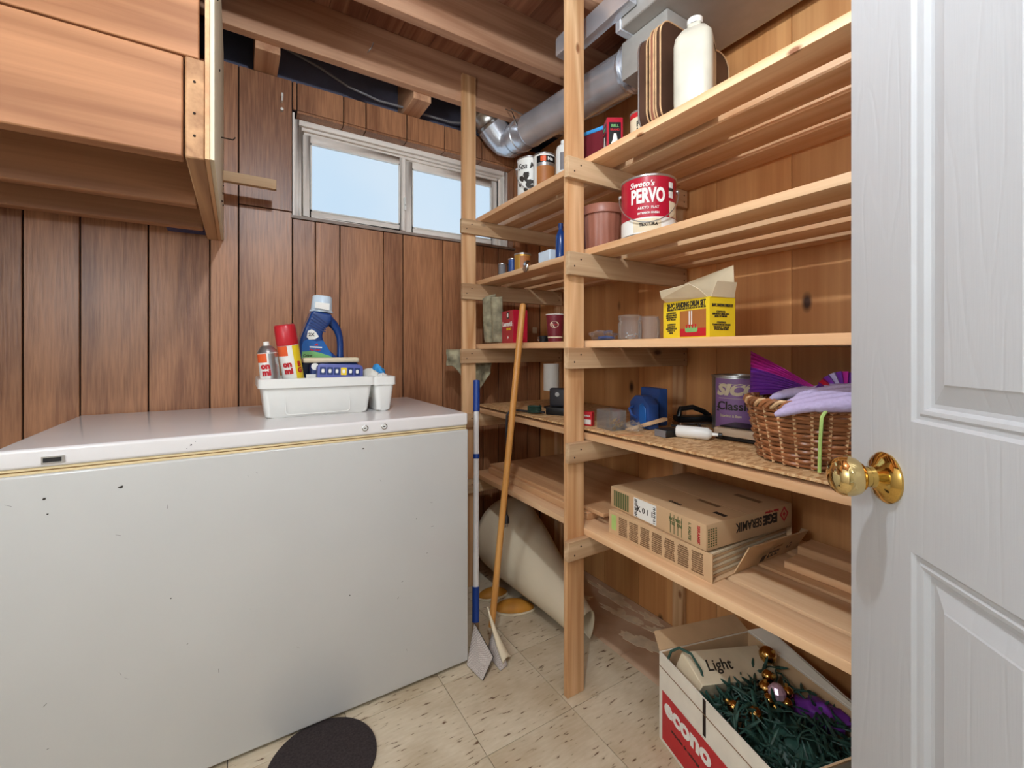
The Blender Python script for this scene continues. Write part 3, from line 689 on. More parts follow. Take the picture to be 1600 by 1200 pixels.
tub(.416, .486, 1.580, 1.80, FT, 1.010, .010, .003, 'tote', 'side_bin', .006)
box('divider_bridge', 'tote', tt, .404, .420, 1.66, 1.80, .99, 1.008)
pnl = MB(); op = rrect(.20, .088, .012, 4); ip = rrect(.196, .084, .011, 4); nn = len(op)
MP = frame((.232, 1.5885, .938), (1, 0, 0), (0, .085, 1))
pnl.add([(a, b, .0) for a, b in op] + [(a, b, .001) for a, b in op] + [(a, b, .001) for a, b in ip] + [(a, b, 0) for a, b in ip], [(k * nn + i, k * nn + (i + 1) % nn, (k + 1) * nn + (i + 1) % nn, (k + 1) * nn + i) for k in range(3) for i in range(nn)], MP)
pnl.build('embossed_outline', 'tote', tt, world=True)

def spray(label, bot, top, r, cap):
    bot, top = Vector(bot), Vector(top); t = thing('spray_can', label, 'spray can', bot)
    t.rotation_euler = (top - bot).to_track_quat('Z', 'Y').to_euler(); L = (top - bot).length
    fa = -PI / 2
    Lb = L * .78 if cap else L - .035
    MB().lathe([(.0001, 0), (r - .002, 0), (r, .003), (r, Lb)], 32).build('can_body', 'white', t, smooth=True)
    inv = t.rotation_euler.to_matrix().inverted(); v = inv @ Vector((-bot.x, -bot.y, .15)); fa = math.atan2(v.y, v.x)
    def band(a0, a1, z0, z1, mat, nm): MB().lathe([(r + .0004, z0), (r + .0007, z0), (r + .0007, z1), (r + .0004, z1)], 16, None, fa + a0, fa + a1).build(nm, mat, t, smooth=True)
    band(-1.5, -.12, Lb * .86, Lb - .001, 'orange', 'orange_panel')
    if cap:
        band(.35, 1.5, Lb * .45, Lb * .99, 'yellow', 'yellow_panel')
        MB().lathe([(r + .0012, Lb), (r + .0015, Lb + .002), (r - .0005, L - .004), (r - .004, L), (.0001, L)], 32).build('cap', 'red', t, smooth=True)
    else:
        band(.05, 1.3, .01, Lb - .002, 'silver', 'small_print_panel')
        MB().lathe([(r, Lb), (r + .001, Lb + .002), (r * .86, Lb + .012), (r * .55, Lb + .022), (.010, Lb + .024)], 32).build('dome', 'silver', t, smooth=True)
        MB().lathe([(.009, Lb + .023), (.008, Lb + .036), (.0001, Lb + .037)], 16).build('nozzle', 'white', t, smooth=True)
    text('on', .026, t, 'red', bend=(r + .0008, fa - .35, Lb * (.74 if cap else .80)), bold=.0016); text('mi', .026, t, 'red', bend=(r + .0008, fa - .30, Lb * (.645 if cap else .70)), bold=.0016)
    if cap: text('B\nG', .022, t, 'red', bend=(r + .0008, fa + .8, Lb * .68), bold=.0012)
    text('VENT', .009, t, 'ink', bend=(r + .0008, fa - .1, Lb * .43), bold=.0003)
    return t
spray('white and orange spray can without a cap, leftmost in the caddy', (.106, 1.632, .8885), (.080, 1.625, 1.130), .029, False)
spray('spray can with a tall red cap leaning in the caddy', (.181, 1.65, .8890), (.132, 1.62, 1.188), .032, True)

bt = thing('detergent_bottle', 'dark blue detergent bottle with handle and milky cap behind the caddy packs', 'bottle', (.26, 1.74, .99))
BX = lambda c: .0392 + c * .000362
BZ = lambda c: 1.305 - c * .000385
def poly2(pts): return [(BX(a), BZ(b)) for a, b in pts]
MY = Matrix(((1, 0, 0, 0), (0, 0, -1, 1.785), (0, 1, 0, 0), (0, 0, 0, 1)))
MB().prism(poly2([(520, 150), (705, 178), (712, 235), (680, 285), (632, 330), (612, 390), (640, 460), (690, 530), (760, 590), (822, 610), (826, 815), (414, 815), (410, 440), (425, 390)]), 0, .085, MY).build('body', 'blue', bt, bevel=.012, seg=3, world=True, angle=60)
MB().tube([(BX(a), 1.7425, BZ(b)) for a, b in ((690, 225), (735, 270), (775, 325), (797, 395), (803, 470), (803, 550), (800, 640))], [.017, .0165, .014, .012, .0115, .012, .014], 14).build('handle', 'blue', bt, smooth=True, world=True)
MB().lathe([(.031, 0), (.040, 0), (.040, .006), (.0365, .008), (.0335, .056), (.030, .060), (.0001, .060)], 32, Matrix.Translation((.264, 1.7425, 1.243)) @ Matrix.Rotation(.06, 4, 'Y')).build('cap', 'cap', bt, smooth=True, world=True)
FB = frame((0, 1.6996, 0), (1, 0, 0), (0, 0, 1))
def bpart(poly, mat, nm, d=.0006):
    o = MB().prism(poly2(poly), 0, d, FB).build(nm, mat, bt, world=True); return o
bpart([(545, 75), (675, 85), (672, 148), (540, 130)], 'white', 'price_sticker'); bt.children[-1].location.y -= .010
bpart([(440, 440), (480, 420), (560, 440), (620, 430), (700, 560), (700, 600), (425, 600), (428, 480)], 'bluelab', 'label_panel')
bpart([(430, 535), (520, 530), (600, 548), (690, 578), (720, 600), (425, 600)], 'green', 'green_band', .0010)
bpart([(470, 400), (480, 345), (515, 328), (550, 350), (580, 395), (545, 420), (490, 425)], 'white', 'white_badge', .0010)
bpart([(535, 478), (565, 455), (575, 478)], 'red', 'red_mark', .0012)
bpart([(495, 485), (610, 490), (608, 502), (495, 498)], 'white', 'white_line', .0012)
for k in range(5):
    a = k * 26; bpart([(530 - a * .45, 178 + a), (656 - a * .1, 262 + a * .8), (650 - a * .1, 272 + a * .8), (526 - a * .45, 188 + a)], 'navy', 'rib', .0016)
o = text('2X', .016, bt, 'ink', frame((BX(512) - .26, 1.6984 - 1.74, BZ(378) - .99), (1, 0, 0), (0, 0, 1)), bold=.0006)
o = text('Pet Stain', .010, bt, 'red', frame((BX(545) - .26, 1.6984 - 1.74, BZ(518) - .99), (1, 0, 0), (0, 0, 1)), bold=.0004)
o = text('Odor', .013, bt, 'ink', frame((BX(478) - .26, 1.6984 - 1.74, BZ(572) - .99), (1, 0, 0), (0, 0, 1)), bold=.0004)
o = box('cleaner_carton', 'navy', None, .185, .350, 1.69, 1.793, .8885, .9905, bevel=.003); tag(o, 'dark blue carton under the detergent bottle inside the caddy', 'carton')

wp = thing('wipes_packet', 'cream topped blue wipes packet lying in the middle of the caddy', 'packet', (.29, 1.655, .95))
MB().box(.214, .375, 1.640, 1.684, .9, 1.060).build('packet_body', 'navy', wp, bevel=.012, seg=3, world=True)
MB().box(.190, .375, 1.632, 1.687, 1.060, 1.078).build('packet_top', 'cream', wp, bevel=.008, seg=3, world=True)
MB().lathe([(.0001, .001), (.012, .001), (.012, 0)], 20, axisM(Vector((.228, 1.6395, 1.048)), (0, -1, 0))).build('round_badge', 'white', wp, world=True)
MB().box(.20, .25, 1.6385, 1.6395, 1.005, 1.022).build('white_stripe', 'white', wp, world=True)
lp = thing('sponge_pack', 'lilac printed pack with six small pictures, one on yellow, at the caddy front', 'packet', (.305, 1.615, .95))
PT = Matrix.Translation((.305, 1.618, 1.025)) @ Matrix.Rotation(.05, 4, 'Y') @ Matrix.Rotation(-.12, 4, 'X')
MB().prism(rrect(.150, .058, .014, 4), -.018, .018, PT @ Matrix.Rotation(PI / 2, 4, 'X')).build('pack_body', 'purpleblue', lp, bevel=.004, world=True)
for k in range(6):
    Q = PT @ Matrix.Translation((-.058 + k * .0225, -.0183, .004)) @ Matrix.Rotation(PI / 2, 4, 'X')
    MB().prism(rrect(.019, .026, .002, 2), 0, .0006, Q).build('picture_tile', 'yellow' if k == 3 else 'navy', lp, world=True)
    MB().prism(rrect(.009, .013, .003, 3), .0006, .0010, Q).build('picture', 'white', lp, world=True)
def crumple(name, c, r, mat, sc=(1, 1, .7), seed=0, amp=.45, fr=2.2, parent=None, n=28):
    m = MB(); m.ball((0, 0, 0), 1, n); out = []
    for p in m.v:
        v = Vector(p); d = 1 + amp * noise.noise(v * fr + Vector((seed, seed * .7, 0))) + amp * .4 * abs(noise.noise(v * fr * 2.6 + Vector((seed, 0, 3))))
        out.append((c[0] + v.x * d * r * sc[0], c[1] + v.y * d * r * sc[1], c[2] + v.z * d * r * sc[2]))
    m.v = out; return m.build(name, mat, parent, smooth=True, angle=80)
o = crumple('rubber_glove', (.415, 1.665, .985), .042, 'clothw', (.85, 1, 1.1), 2); tag(o, 'crumpled white rubber glove stuffed between the caddy bins', 'glove')
o = crumple('cleaning_cloth', (.456, 1.70, 1.005), .033, 'ltblue', (.8, 1, 1.1), 5); tag(o, 'bright blue cloth crumpled in the small side bin', 'cloth')
o = crumple('paper_towel', (.455, 1.635, .985), .032, 'white', (.75, .9, 1.0), 9); tag(o, 'white crumpled paper towel in front of the blue cloth', 'paper')

# ------------------------------------------------------------------ tins and bottles on the shelves
def face(x, y): return math.atan2(-y, -x)
def tin(name, label, cat, x, y, z, r, h, body, rim='silver', lid='silver', handle=False, group=None):
    t = thing(name, label, cat, (x, y, z + .0004), group=group)
    MB().lathe([(.0001, 0), (r - .003, 0), (r, .002), (r, h - .004)], 40).build('body', body, t, smooth=True)
    MB().lathe([(r - .0005, 0), (r + .0016, .001), (r + .0016, .004), (r - .0005, .005)], 40).build('bottom_rim', rim, t, smooth=True)
    MB().lathe([(r - .0005, h - .006), (r + .0018, h - .004), (r + .0018, h), (r - .004, h), (r - .005, h - .006), (.0001, h - .006)], 40).build('lid', lid, t, smooth=True)
    if handle:
        fa = face(x, y); pts = []
        for k in range(19):
            a = fa - PI / 2 + PI * k / 18; dz = -math.sin(PI * k / 18) * h * .62
            pts.append(((r + .006 + .004 * math.sin(PI * k / 18)) * math.cos(a), (r + .006 + .004 * math.sin(PI * k / 18)) * math.sin(a), h * .80 + dz))
        MB().tube(pts, .0016, 6).build('wire_handle', 'silver', t, smooth=True)
        for s_ in (-1, 1):
            a = fa + s_ * PI / 2; MB().ball(((r + .003) * math.cos(a), (r + .003) * math.sin(a), h * .80), .007, 10).build('handle_ear', 'silver', t, smooth=True)
    return t
def band(t, r, a0, a1, z0, z1, mat, nm='label_band', e=.0006):
    full = a1 - a0 >= 2 * PI - 1e-6
    return MB().lathe([(r, z0), (r + e, z0), (r + e, z1), (r, z1)], 40 if full else 20, None, a0, a1).build(nm, mat, t, smooth=True)
# top shelf, far bay
t = tin('paint_tin', 'white paint tin with black flower print below the duct elbow', 'paint tin', 1.045, 1.525, S1, .051, .168, 'white', handle=True)
fa = face(1.045, 1.525)
text('Sea Mist', .034, t, 'ink', bend=(.0515, fa, .128), shear=.25, bold=.0004)
rn = random.Random(2); fm = MB()
for k in range(26):
    a = fa + rn.uniform(-.9, .9); z = rn.uniform(.02, .095); q = rn.uniform(.006, .012)
    fm.add([( .0518 * math.cos(a + q * math.cos(b) / .05), .0518 * math.sin(a + q * math.cos(b) / .05), z + q * math.sin(b) * (1 + .4 * math.sin(3 * b))) for b in [i * PI / 5 for i in range(10)]], [tuple(range(10))])
fm.build('flower_print', 'ink', t)['kind'] = 'stuff'
t = tin('paint_tin', 'paint tin with black band and tan wood swatch label beside the flower tin', 'paint tin', 1.03, 1.40, S1, .043, .136, 'white')
fa = face(1.03, 1.40); band(t, .043, fa - .75, fa + 1.2, .012, .085, 'brownlab', 'tan_swatch'); band(t, .043, fa - .75, fa + 1.2, .098, .124, 'black', 'black_band'); band(t, .043, fa - .75, fa + 1.2, .085, .098, 'silver', 'grey_band')
band(t, .0438, fa - .35, fa + .15, .101, .121, 'orange', 'orange_patch'); text('Nu', .018, t, 'white', bend=(.0442, fa + .55, .111), bold=.0008)
t = thing('glue_bottle', 'white plastic bottle half hidden behind the near post on the top shelf', 'bottle', (1.045, 1.295, S1 + .0004))
MB().lathe([(.0001, 0), (.029, 0), (.031, .003), (.031, .12), (.027, .135), (.016, .142), (.0001, .142)], 28).build('body', 'tote', t, smooth=True)
MB().lathe([(.013, .1415), (.013, .158), (.0001, .16)], 20).build('cap', 'tote', t, smooth=True); band(t, .031, face(1.045, 1.295) - .5, face(1.045, 1.295) + 1.2, .04, .105, 'cable_grey', 'grey_label')
# top shelf, near bay
t = thing('wood_filler_carton', 'dark red carton with a pale blue top next to the near post', 'carton', (1.075, 1.14, S1 + .0004), .3)
MB().box(-.045, .045, -.045, .045, 0, .115).build('carton_body', 'maroon', t, bevel=.002, seg=1); MB().box(-.0455, .0455, -.0455, .0455, .1151, .128).build('carton_top', 'ltblue', t, bevel=.002, seg=1)
t = thing('bell_carton', 'small crimson carton with a white bell picture on black on the top shelf', 'carton', (1.035, 1.033, S1 + .0004), -.55)
MB().box(-.026, .026, -.030, .030, 0, .112).build('carton_body', 'crimson', t, bevel=.0015, seg=1)
F1 = frame((-.0262, 0, .056), (0, -1, 0), (0, 0, 1)); F2 = frame((0, -.0302, .056), (1, 0, 0), (0, 0, 1))
for F, wd in ((F1, .024), (F2, .019)):
    decal(rect(-wd, wd, -.044, .040), t, 'black', F, 'dark_panel')
    decal([(-.004, .004), (.004, .004), (.008, -.018), (.017, -.036), (.006, -.031), (0, -.038), (-.006, -.031), (-.017, -.036), (-.008, -.018)], t, 'white', F @ Matrix.Translation((0, 0, .0006)), 'bell_picture')
    text('BELL', .012, t, 'green', F @ Matrix.Translation((0, .028, .0006)), bold=.0003); text('BRAND', .009, t, 'red', F @ Matrix.Translation((0, .016, .0006)), bold=.0003)
t = tin('lacquer_tin', 'small cream tin with black lettering and red top band on the top shelf', 'tin', 1.06, .935, S1, .034, .098, 'cream')
fa = face(1.06, .935); band(t, .034, 0, 2 * PI, .078, .092, 'red', 'red_band'); text('FOR\nLAC', .022, t, 'ink', bend=(.0346, fa + .15, .045), bold=.0008); text('95', .013, t, 'ink', bend=(.0348, fa + .2, .085), bold=.0006)
gx = Matrix(((1, 0, 0, 0), (0, 0, -1, 0), (0, 1, 0, 0), (0, 0, 0, 1)))
for (y0, y1, mat, lab, hh, x0) in ((.846, .882, 'tray', 'dark walnut tray with a pale metal edge standing upright on the top shelf', .275, .985), (.826, .8445, 'pot', 'middle brown tray of the three standing upright on the top shelf', .29, .99), (.803, .8245, 'tray', 'brown tray standing upright next to the milky jug', .29, .99)):
    t = thing('serving_tray', lab, 'tray', (x0 + .16, (y0 + y1) / 2, S1 + .0004), group=None)
    P_ = rrect(.32, hh, .045, 6, x0 + .16, S1 + .0006 + hh / 2)
    MB().prism(P_, -y1 + .003, -y0 - .003, gx).build('tray_board', mat, t, bevel=.002, seg=1, world=True)
    pp = [(a, -0.0 + (y0 + y1) / 2 + (y1 - y0) / 2 - .003, b) for a, b in rrect(.323, hh - .002, .045, 6, x0 + .16, S1 + .002 + hh / 2)]
    MB().tube(pp, .0024, 6, closed=True).build('tray_edge', 'silver' if y0 > .84 else 'wicker_lt', t, smooth=True, world=True)
    pp = [(a, (y0 + y1) / 2 - (y1 - y0) / 2 + .003, b) for a, b in rrect(.323, hh - .002, .045, 6, x0 + .16, S1 + .002 + hh / 2)]
    MB().tube(pp, .0024, 6, closed=True).build('tray_edge', 'wicker_lt', t, smooth=True, world=True)
t = thing('milky_jug', 'tall milky white plastic jug on the top shelf', 'jug', (1.045, .738, S1 + .0004), .45)
m = MB(); lv = [(.044, .044, 0), (.049, .048, .004), (.050, .049, .03), (.050, .049, .180), (.047, .046, .20), (.032, .032, .222), (.018, .018, .232), (.018, .018, .242)]
nn = len(rrect(1, 1, .1)); vs = []
for a, b, z in lv: vs += [(p[0], p[1], z) for p in rrect(2 * a, 2 * b, min(a, b) * .45, 5)]
m.add(vs, [(k * nn + i, k * nn + (i + 1) % nn, (k + 1) * nn + (i + 1) % nn, (k + 1) * nn + i) for k in range(len(lv) - 1) for i in range(nn)] + [tuple(range(nn))[::-1], tuple((len(lv) - 1) * nn + i for i in range(nn))])
m.build('jug_body', 'jug', t, smooth=True, angle=50); MB().lathe([(.020, .2425), (.020, .258), (.0001, .259)], 24).build('cap', 'white', t, smooth=True)
MB().tube([(.03, 0, .218), (.06, 0, .212), (.066, 0, .185), (.062, 0, .145), (.048, 0, .125)], .008, 10).build('handle', 'jug', t, smooth=True)
text('acetone', .012, t, 'ink', frame((0, -.0493, .168), (1, 0, 0), (0, 0, 1)), bold=.0002)
# second shelf
t = tin('paint_tin', 'large crimson paint tin with white block lettering on the second shelf', 'paint tin', 1.052, .902, S2, .079, .170, 'crimson', handle=True)
fa = face(1.052, .902)
band(t, .079, 0, 2 * PI, .004, .048, 'white', 'pale_lower_band'); band(t, .0796, fa - .55, fa + .45, .008, .044, 'cream', 'gold_label')
text('PERVO', .056, t, 'white', bend=(.0796, fa - .02, .108), bold=.0022, width=.098); text('Sweto\'s', .023, t, 'white', bend=(.0796, fa - .25, .143), shear=.3, bold=.0004)
text('ALKYD  FLAT', .010, t, 'white', bend=(.0796, fa, .075), bold=.0002); text('INTERIOR FINISH', .008, t, 'white', bend=(.0796, fa, .060), bold=.0002); text('TEXTURA', .012, t, 'ink', bend=(.0804, fa, .027), bold=.0004)
band(t, .079, fa + .78, fa + 1.0, .105, .150, 'white', 'barcode_panel'); band(t, .079, fa + .8, fa + 1.3, .05, .095, 'cream', 'side_panel')
text('IIIIIII', .012, t, 'ink', bend=(.0798, fa + .89, .128), bold=.0002)
t = thing('plant_pot', 'brown ribbed plastic plant pot beside the crimson tin', 'plant pot', (1.052, 1.098, S2 + .0004))
m = MB(); nn = 72; vs = []; prof = [(.056, 0), (.058, .004), (.066, .115), (.066, .118)]
for r, z in prof:
    for i in range(nn):
        rr = r + (.0014 if (i % 4) < 2 and z > .003 else 0); a = 2 * PI * i / nn; vs.append((rr * math.cos(a), rr * math.sin(a), z))
m.add(vs, [(k * nn + i, k * nn + (i + 1) % nn, (k + 1) * nn + (i + 1) % nn, (k + 1) * nn + i) for k in range(3) for i in range(nn)] + [tuple(range(nn))[::-1]])
m.build('pot_wall', 'pot', t, smooth=True, angle=25); MB().lathe([(.066, .1182), (.073, .119), (.074, .145), (.072, .148), (.069, .148), (.064, .12), (.052, .006), (.0001, .006)], 48).build('pot_rim', 'pot', t, smooth=True)
tin('small_tin', 'narrow grey tin furthest back on the second shelf', 'tin', 1.01, 1.692, S2, .0165, .058, 'cable_grey')
tin('small_tin', 'thin dark tin between the two grey tins on the second shelf', 'tin', 1.022, 1.648, S2, .010, .052, 'dark', lid='dark')
tin('small_tin', 'blue-grey tin touching the gold tin on the second shelf', 'tin', 1.012, 1.610, S2, .0165, .066, 'bluecase')
t = tin('gold_tin', 'squat gold tin with orange label on the second shelf', 'tin', 1.022, 1.545, S2, .034, .074, 'gold'); fa = face(1.022, 1.545)
band(t, .034, fa - .3, fa + 1.3, .012, .062, 'brownlab', 'orange_label'); text('MIN', .012, t, 'ink', bend=(.0347, fa + .75, .04), bold=.0004)
o = MB().box(1.00, 1.05, 1.325, 1.40, S2 + .0004, S2 + .052).build('parts_box', 'cap', bevel=.003, seg=1); tag(o, 'pale grey plastic box behind the near post on the second shelf', 'box')
t = thing('blue_bottle', 'slim dark blue bottle beside the near post on the second shelf', 'bottle', (1.01, 1.272, S2 + .0004))
MB().lathe([(.0001, 0), (.018, 0), (.019, .003), (.019, .085), (.012, .105), (.008, .11), (.008, .12)], 24).build('body', 'blue', t, smooth=True); MB().lathe([(.009, .1205), (.009, .135), (.0001, .136)], 18).build('cap', 'navy', t, smooth=True)
o = crumple('foil_scrap', (.957, 1.425, S2 - .004), .016, 'chrome', (.35, 1, 1.2), 4, .6, 3, n=14); tag(o, 'crumpled bit of foil stuck on the second shelf edge', 'foil')
# third shelf
t = thing('red_carton', 'red printed carton with white lettering on the third shelf', 'carton', (1.035, 1.628, S3 + .0004), -.12)
MB().box(-.035, .035, -.058, .058, 0, .142).build('carton_body', 'crimson', t, bevel=.002, seg=1); F1 = frame((-.0352, 0, .071), (0, -1, 0), (0, 0, 1))
text('Laurent&', .028, t, 'white', F1 @ Matrix.Translation((0, .012, 0)), bold=.0010, width=.10); text('BISTRO', .014, t, 'yellow', F1 @ Matrix.Translation((.015, -.010, 0)), bold=.0005)
decal([(-.006, 0), (0, .007), (.006, 0), (0, -.007)], t, 'white', F1 @ Matrix.Translation((.008, -.046, 0)), 'diamond_mark'); decal(rrect(.026, .03, .006, 3), t, 'dark', F1 @ Matrix.Translation((.006, .05, 0)), 'picture_panel'); decal(rrect(.014, .018, .005, 3), t, 'white', F1 @ Matrix.Translation((.006, .05, .0005)), 'picture')
t = thing('small_cup', 'tiny black cup with a ring handle on the third shelf', 'cup', (1.03, 1.405, S3 + .0004))
MB().lathe([(.0001, 0), (.018, 0), (.021, .026), (.019, .026), (.016, .004), (.0001, .004)], 24).build('cup_body', 'black', t, smooth=True)
MB().tube([(-.004 + 0, .021, .022), (-.004, .032, .02), (-.004, .034, .012), (-.004, .021, .006)], .003, 8).build('cup_handle', 'chrome', t, smooth=True)
t = thing('paper_cup', 'dark red paper coffee cup with a cream oval logo on the third shelf', 'cup', (1.035, 1.337, S3 + .0004))
MB().lathe([(.0001, .003), (.026, .003), (.026, 0), (.027, 0), (.035, .104), (.033, .104), (.0255, .006)], 36).build('cup_wall', 'maroon', t, smooth=True)
MB().tube([(.0355 * math.cos(a), .0355 * math.sin(a), .1045) for a in [2 * PI * i / 32 for i in range(32)]], .0018, 6, closed=True).build('cup_rim', 'white', t, smooth=True)
fa = face(1.035, 1.337)
def rcup(z): return .027 + .008 * z / .104
m = MB(); ov = [(0.017 * math.cos(b), .012 * math.sin(b)) for b in [i * 2 * PI / 20 for i in range(20)]]
m.add([((rcup(.066 + v) + .0006) * math.cos(fa - .1 + u / .032), (rcup(.066 + v) + .0006) * math.sin(fa - .1 + u / .032), .066 + v) for u, v in ov], [tuple(range(20))]); m.build('oval_logo', 'cream', t)
text('Tim Hortons', .008, t, 'red', bend=(rcup(.07) + .0012, fa - .1, .066), shear=.2, bold=.0002, width=.029)
MB().lathe([(rcup(.018) + .0002, .016), (rcup(.018) + .0006, .016), (rcup(.021) + .0006, .021), (rcup(.021) + .0002, .021)], 36).build('cream_stripe', 'cream', t, smooth=True)
t = thing('glass_jar', 'small clear glass jar with a few screws on the third shelf', 'jar', (1.03, .955, S3 + .0004))
MB().lathe([(.0001, 0), (.032, 0), (.036, .004), (.036, .050), (.032, .056), (.032, .060)], 32).build('jar_wall', 'jarglass', t, smooth=True)
MB().lathe([(.033, .0602), (.0355, .0602), (.0355, .074), (.033, .076), (.0001, .076)], 32).build('jar_lid', 'clear', t, smooth=True)
for k in range(9): 
    a = random.uniform(0, 6.3); r_ = random.uniform(0, .02); MB().tube([(r_ * math.cos(a), r_ * math.sin(a), .004 + .002 * k), (r_ * math.cos(a) + .008, r_ * math.sin(a) + .008 * math.sin(k), .006 + .002 * k)], .0018, 5).build('screw', 'silver', t)
t = thing('glass_jar', 'second clear jar standing behind the jar of screws', 'jar', (1.105, .945, S3 + .0004))
MB().lathe([(.0001, 0), (.030, 0), (.034, .004), (.034, .062), (.030, .068), (.030, .075)], 32).build('jar_wall', 'jarglass', t, smooth=True)
o = crumple('plastic_bag', (1.0, 1.045, S3 + .0165), .034, 'clear', (.9, 1.5, .45), 11, .5, 2.4); tag(o, 'crumpled clear plastic bag beside the post on the third shelf', 'plastic bag')
o = crumple('blue_packet', (1.02, 1.05, S3 + .008), .02, 'bluecase', (.9, 1.6, .35), 13, .3); tag(o, 'flat blue packet under the clear bag on the third shelf', 'packet')
# yellow carton
t = thing('sanding_set_carton', 'open yellow carton printed with a sanding drum set on the third shelf', 'carton', (1.0, .665, S3 + .0004), math.atan2(-.018, .09))
Wc, Dc, Hc = .170, .085, .102   # along -? left face runs +Y, right face runs +X
m = MB(); th = .0012
m.box(0, th, 0, Wc, 0, Hc); m.box(Dc - th, Dc, 0, Wc, 0, Hc); m.box(th, Dc - th, 0, th, 0, Hc); m.box(th, Dc - th, Wc - th, Wc, 0, Hc); m.box(th, Dc - th, th, Wc - th, 0, th)
m.build('carton_walls', 'yellow', t)
FL = frame((-.0004, Wc / 2, Hc / 2), (0, -1, 0), (0, 0, 1)); FR = frame((Dc / 2, -.0004, Hc / 2), (1, 0, 0), (0, 0, 1))
text('20-PC. SANDING DRUM SET', .019, t, 'ink', FL @ Matrix.Translation((.002, .038, 0)), bold=.0009, width=.142)
text('ENSEMBLE DE TAMBOURS DE SABLAGE DE 20 PIECES', .007, t, 'ink', FL @ Matrix.Translation((.002, .028, 0)), bold=.0002, width=.142)
text('CONTENTS INCL\nASSORTED DRUMS\nAND SLEEVES FOR\nMOST WOODS', .0062, t, 'ink', FL @ Matrix.Translation((-.052, .010, 0)), bold=.0002, width=.042)
text('COMPREND 20\nTAMBOURS ET\nMANCHONS POUR\nLE BOIS ET LE\nMETAL', .0062, t, 'ink', FL @ Matrix.Translation((-.052, -.024, 0)), bold=.0002, width=.042)
decal(rect(-.018, .074, -.047, .022), t, 'brownlab', FL, 'picture_panel'); decal(rect(-.018, .074, -.047, -.026), t, 'red', FL @ Matrix.Translation((0, 0, .0003)), 'picture_ground')
decal(rrect(.044, .016, .006, 3, .024, -.028), t, 'green', FL @ Matrix.Translation((0, 0, .0007)), 'drum_tray')
for k in range(4): decal(rrect(.006, .010, .002, 2, .008 + k * .0105, -.020), t, 'red', FL @ Matrix.Translation((0, 0, .0010)), 'drum_picture')
for k in (0, 1): decal(rect(.016 + k * .008, .019 + k * .008, -.016, .020), t, 'white', FL @ Matrix.Translation((0, 0, .0010)), 'shaft_picture')
text('20-PC. SANDING DRUM SET', .010, t, 'ink', FR @ Matrix.Translation((0, .030, 0)), bold=.0004, width=.070)
text('CONTENTS:\nASSORTED GRITS AND\nSIZES OF DRUMS', .006, t, 'ink', FR @ Matrix.Translation((-.006, .008, 0)), bold=.0002, width=.056); text('CONTENU:\nTAMBOURS DE DIVERS\nGRAINS ET TAILLES\nPOUR PERCEUSES', .006, t, 'ink', FR @ Matrix.Translation((-.004, -.022, 0)), bold=.0002, width=.06)
def flap(pts, nm='flap', par=None, mat='cream', d=.0012):
    a, b, c = [Vector(p) for p in pts[:3]]; n_ = (b - a).cross(c - a).normalized() * d
    k = len(pts); vs = [Vector(p) for p in pts] + [Vector(p) + n_ for p in pts]
    return MB().add(vs, [tuple(range(k))[::-1], tuple(range(k, 2 * k))] + [(i, (i + 1) % k, k + (i + 1) % k, k + i) for i in range(k)]).build(nm, mat, par)
flap([(-.001, .006, Hc), (-.001, .155, Hc), (-.020, .155, Hc + .010), (-.030, .150, Hc + .030), (-.034, .035, Hc + .034), (-.020, .016, Hc + .020)], par=t)
flap([(Dc, .002, Hc), (Dc, .155, Hc), (Dc - .012, .165, Hc + .060), (Dc - .012, -.005, Hc + .082)], par=t)
flap([(.004, 0, Hc), (Dc - .004, 0, Hc), (Dc - .006, -.010, Hc + .038), (.012, -.010, Hc + .038)], par=t)
# rags at the far post
def cloth(name, label, fn, mat, nu=30, nv=30):
    o = MB().grid(fn, nu, nv).build(name, mat, smooth=True, angle=180, solid=.003); tag(o, label, 'rag'); return o
cloth('folded_rag', 'grey-green patterned rag bunched up on the third shelf by the far post', lambda u, v: (.992 + .020 * math.sin(11 * u + 2 * v) + .02 * (1 - v), 1.692 + .125 * u + .010 * math.sin(13 * u + 3 * v), S3 + .006 + .215 * v * (1 - .25 * (u - .4) ** 2) - .01 * math.sin(8 * u) * v), 'rag')
cloth('hanging_rag', 'patterned rag hanging behind the far post below the third shelf', lambda u, v: (.825 + .235 * u, 1.885 + .006 * math.sin(16 * u) + .004 * math.sin(9 * v), 1.108 - v * (.075 + .12 * max(0, math.sin(3.0 * (u - .12))) ** 1.5)), 'rag')
# fourth shelf
Z4 = .8484
t = thing('table_lamp', 'small lamp with a white cylinder shade on the fourth shelf', 'lamp', (1.19, 1.565, Z4))
MB().lathe([(.0001, 0), (.034, 0), (.034, .006), (.006, .012), (.005, .09), (.0001, .09)], 24).build('lamp_stand', 'black', t, smooth=True)
MB().lathe([(.033, .078), (.035, .078), (.035, .196), (.033, .196), (.032, .082), (.0001, .082)], 32).build('lamp_shade', 'white', t, smooth=True)
t = thing('charger', 'black boxy charger with its cord beside the near post', 'charger', (1.085, 1.385, Z4), .5)
MB().box(-.030, .030, -.040, .040, 0, .030).build('charger_base', 'black', t, bevel=.005); MB().box(-.005, .028, -.036, .036, .0302, .105).build('charger_body', 'ironc', t, bevel=.01, seg=3)
MB().lathe([(.0001, .001), (.009, .001), (.009, 0)], 16, axisM(Vector((-.0052, 0, .08)), (-1, 0, 0))).build('dial', 'silver', t)
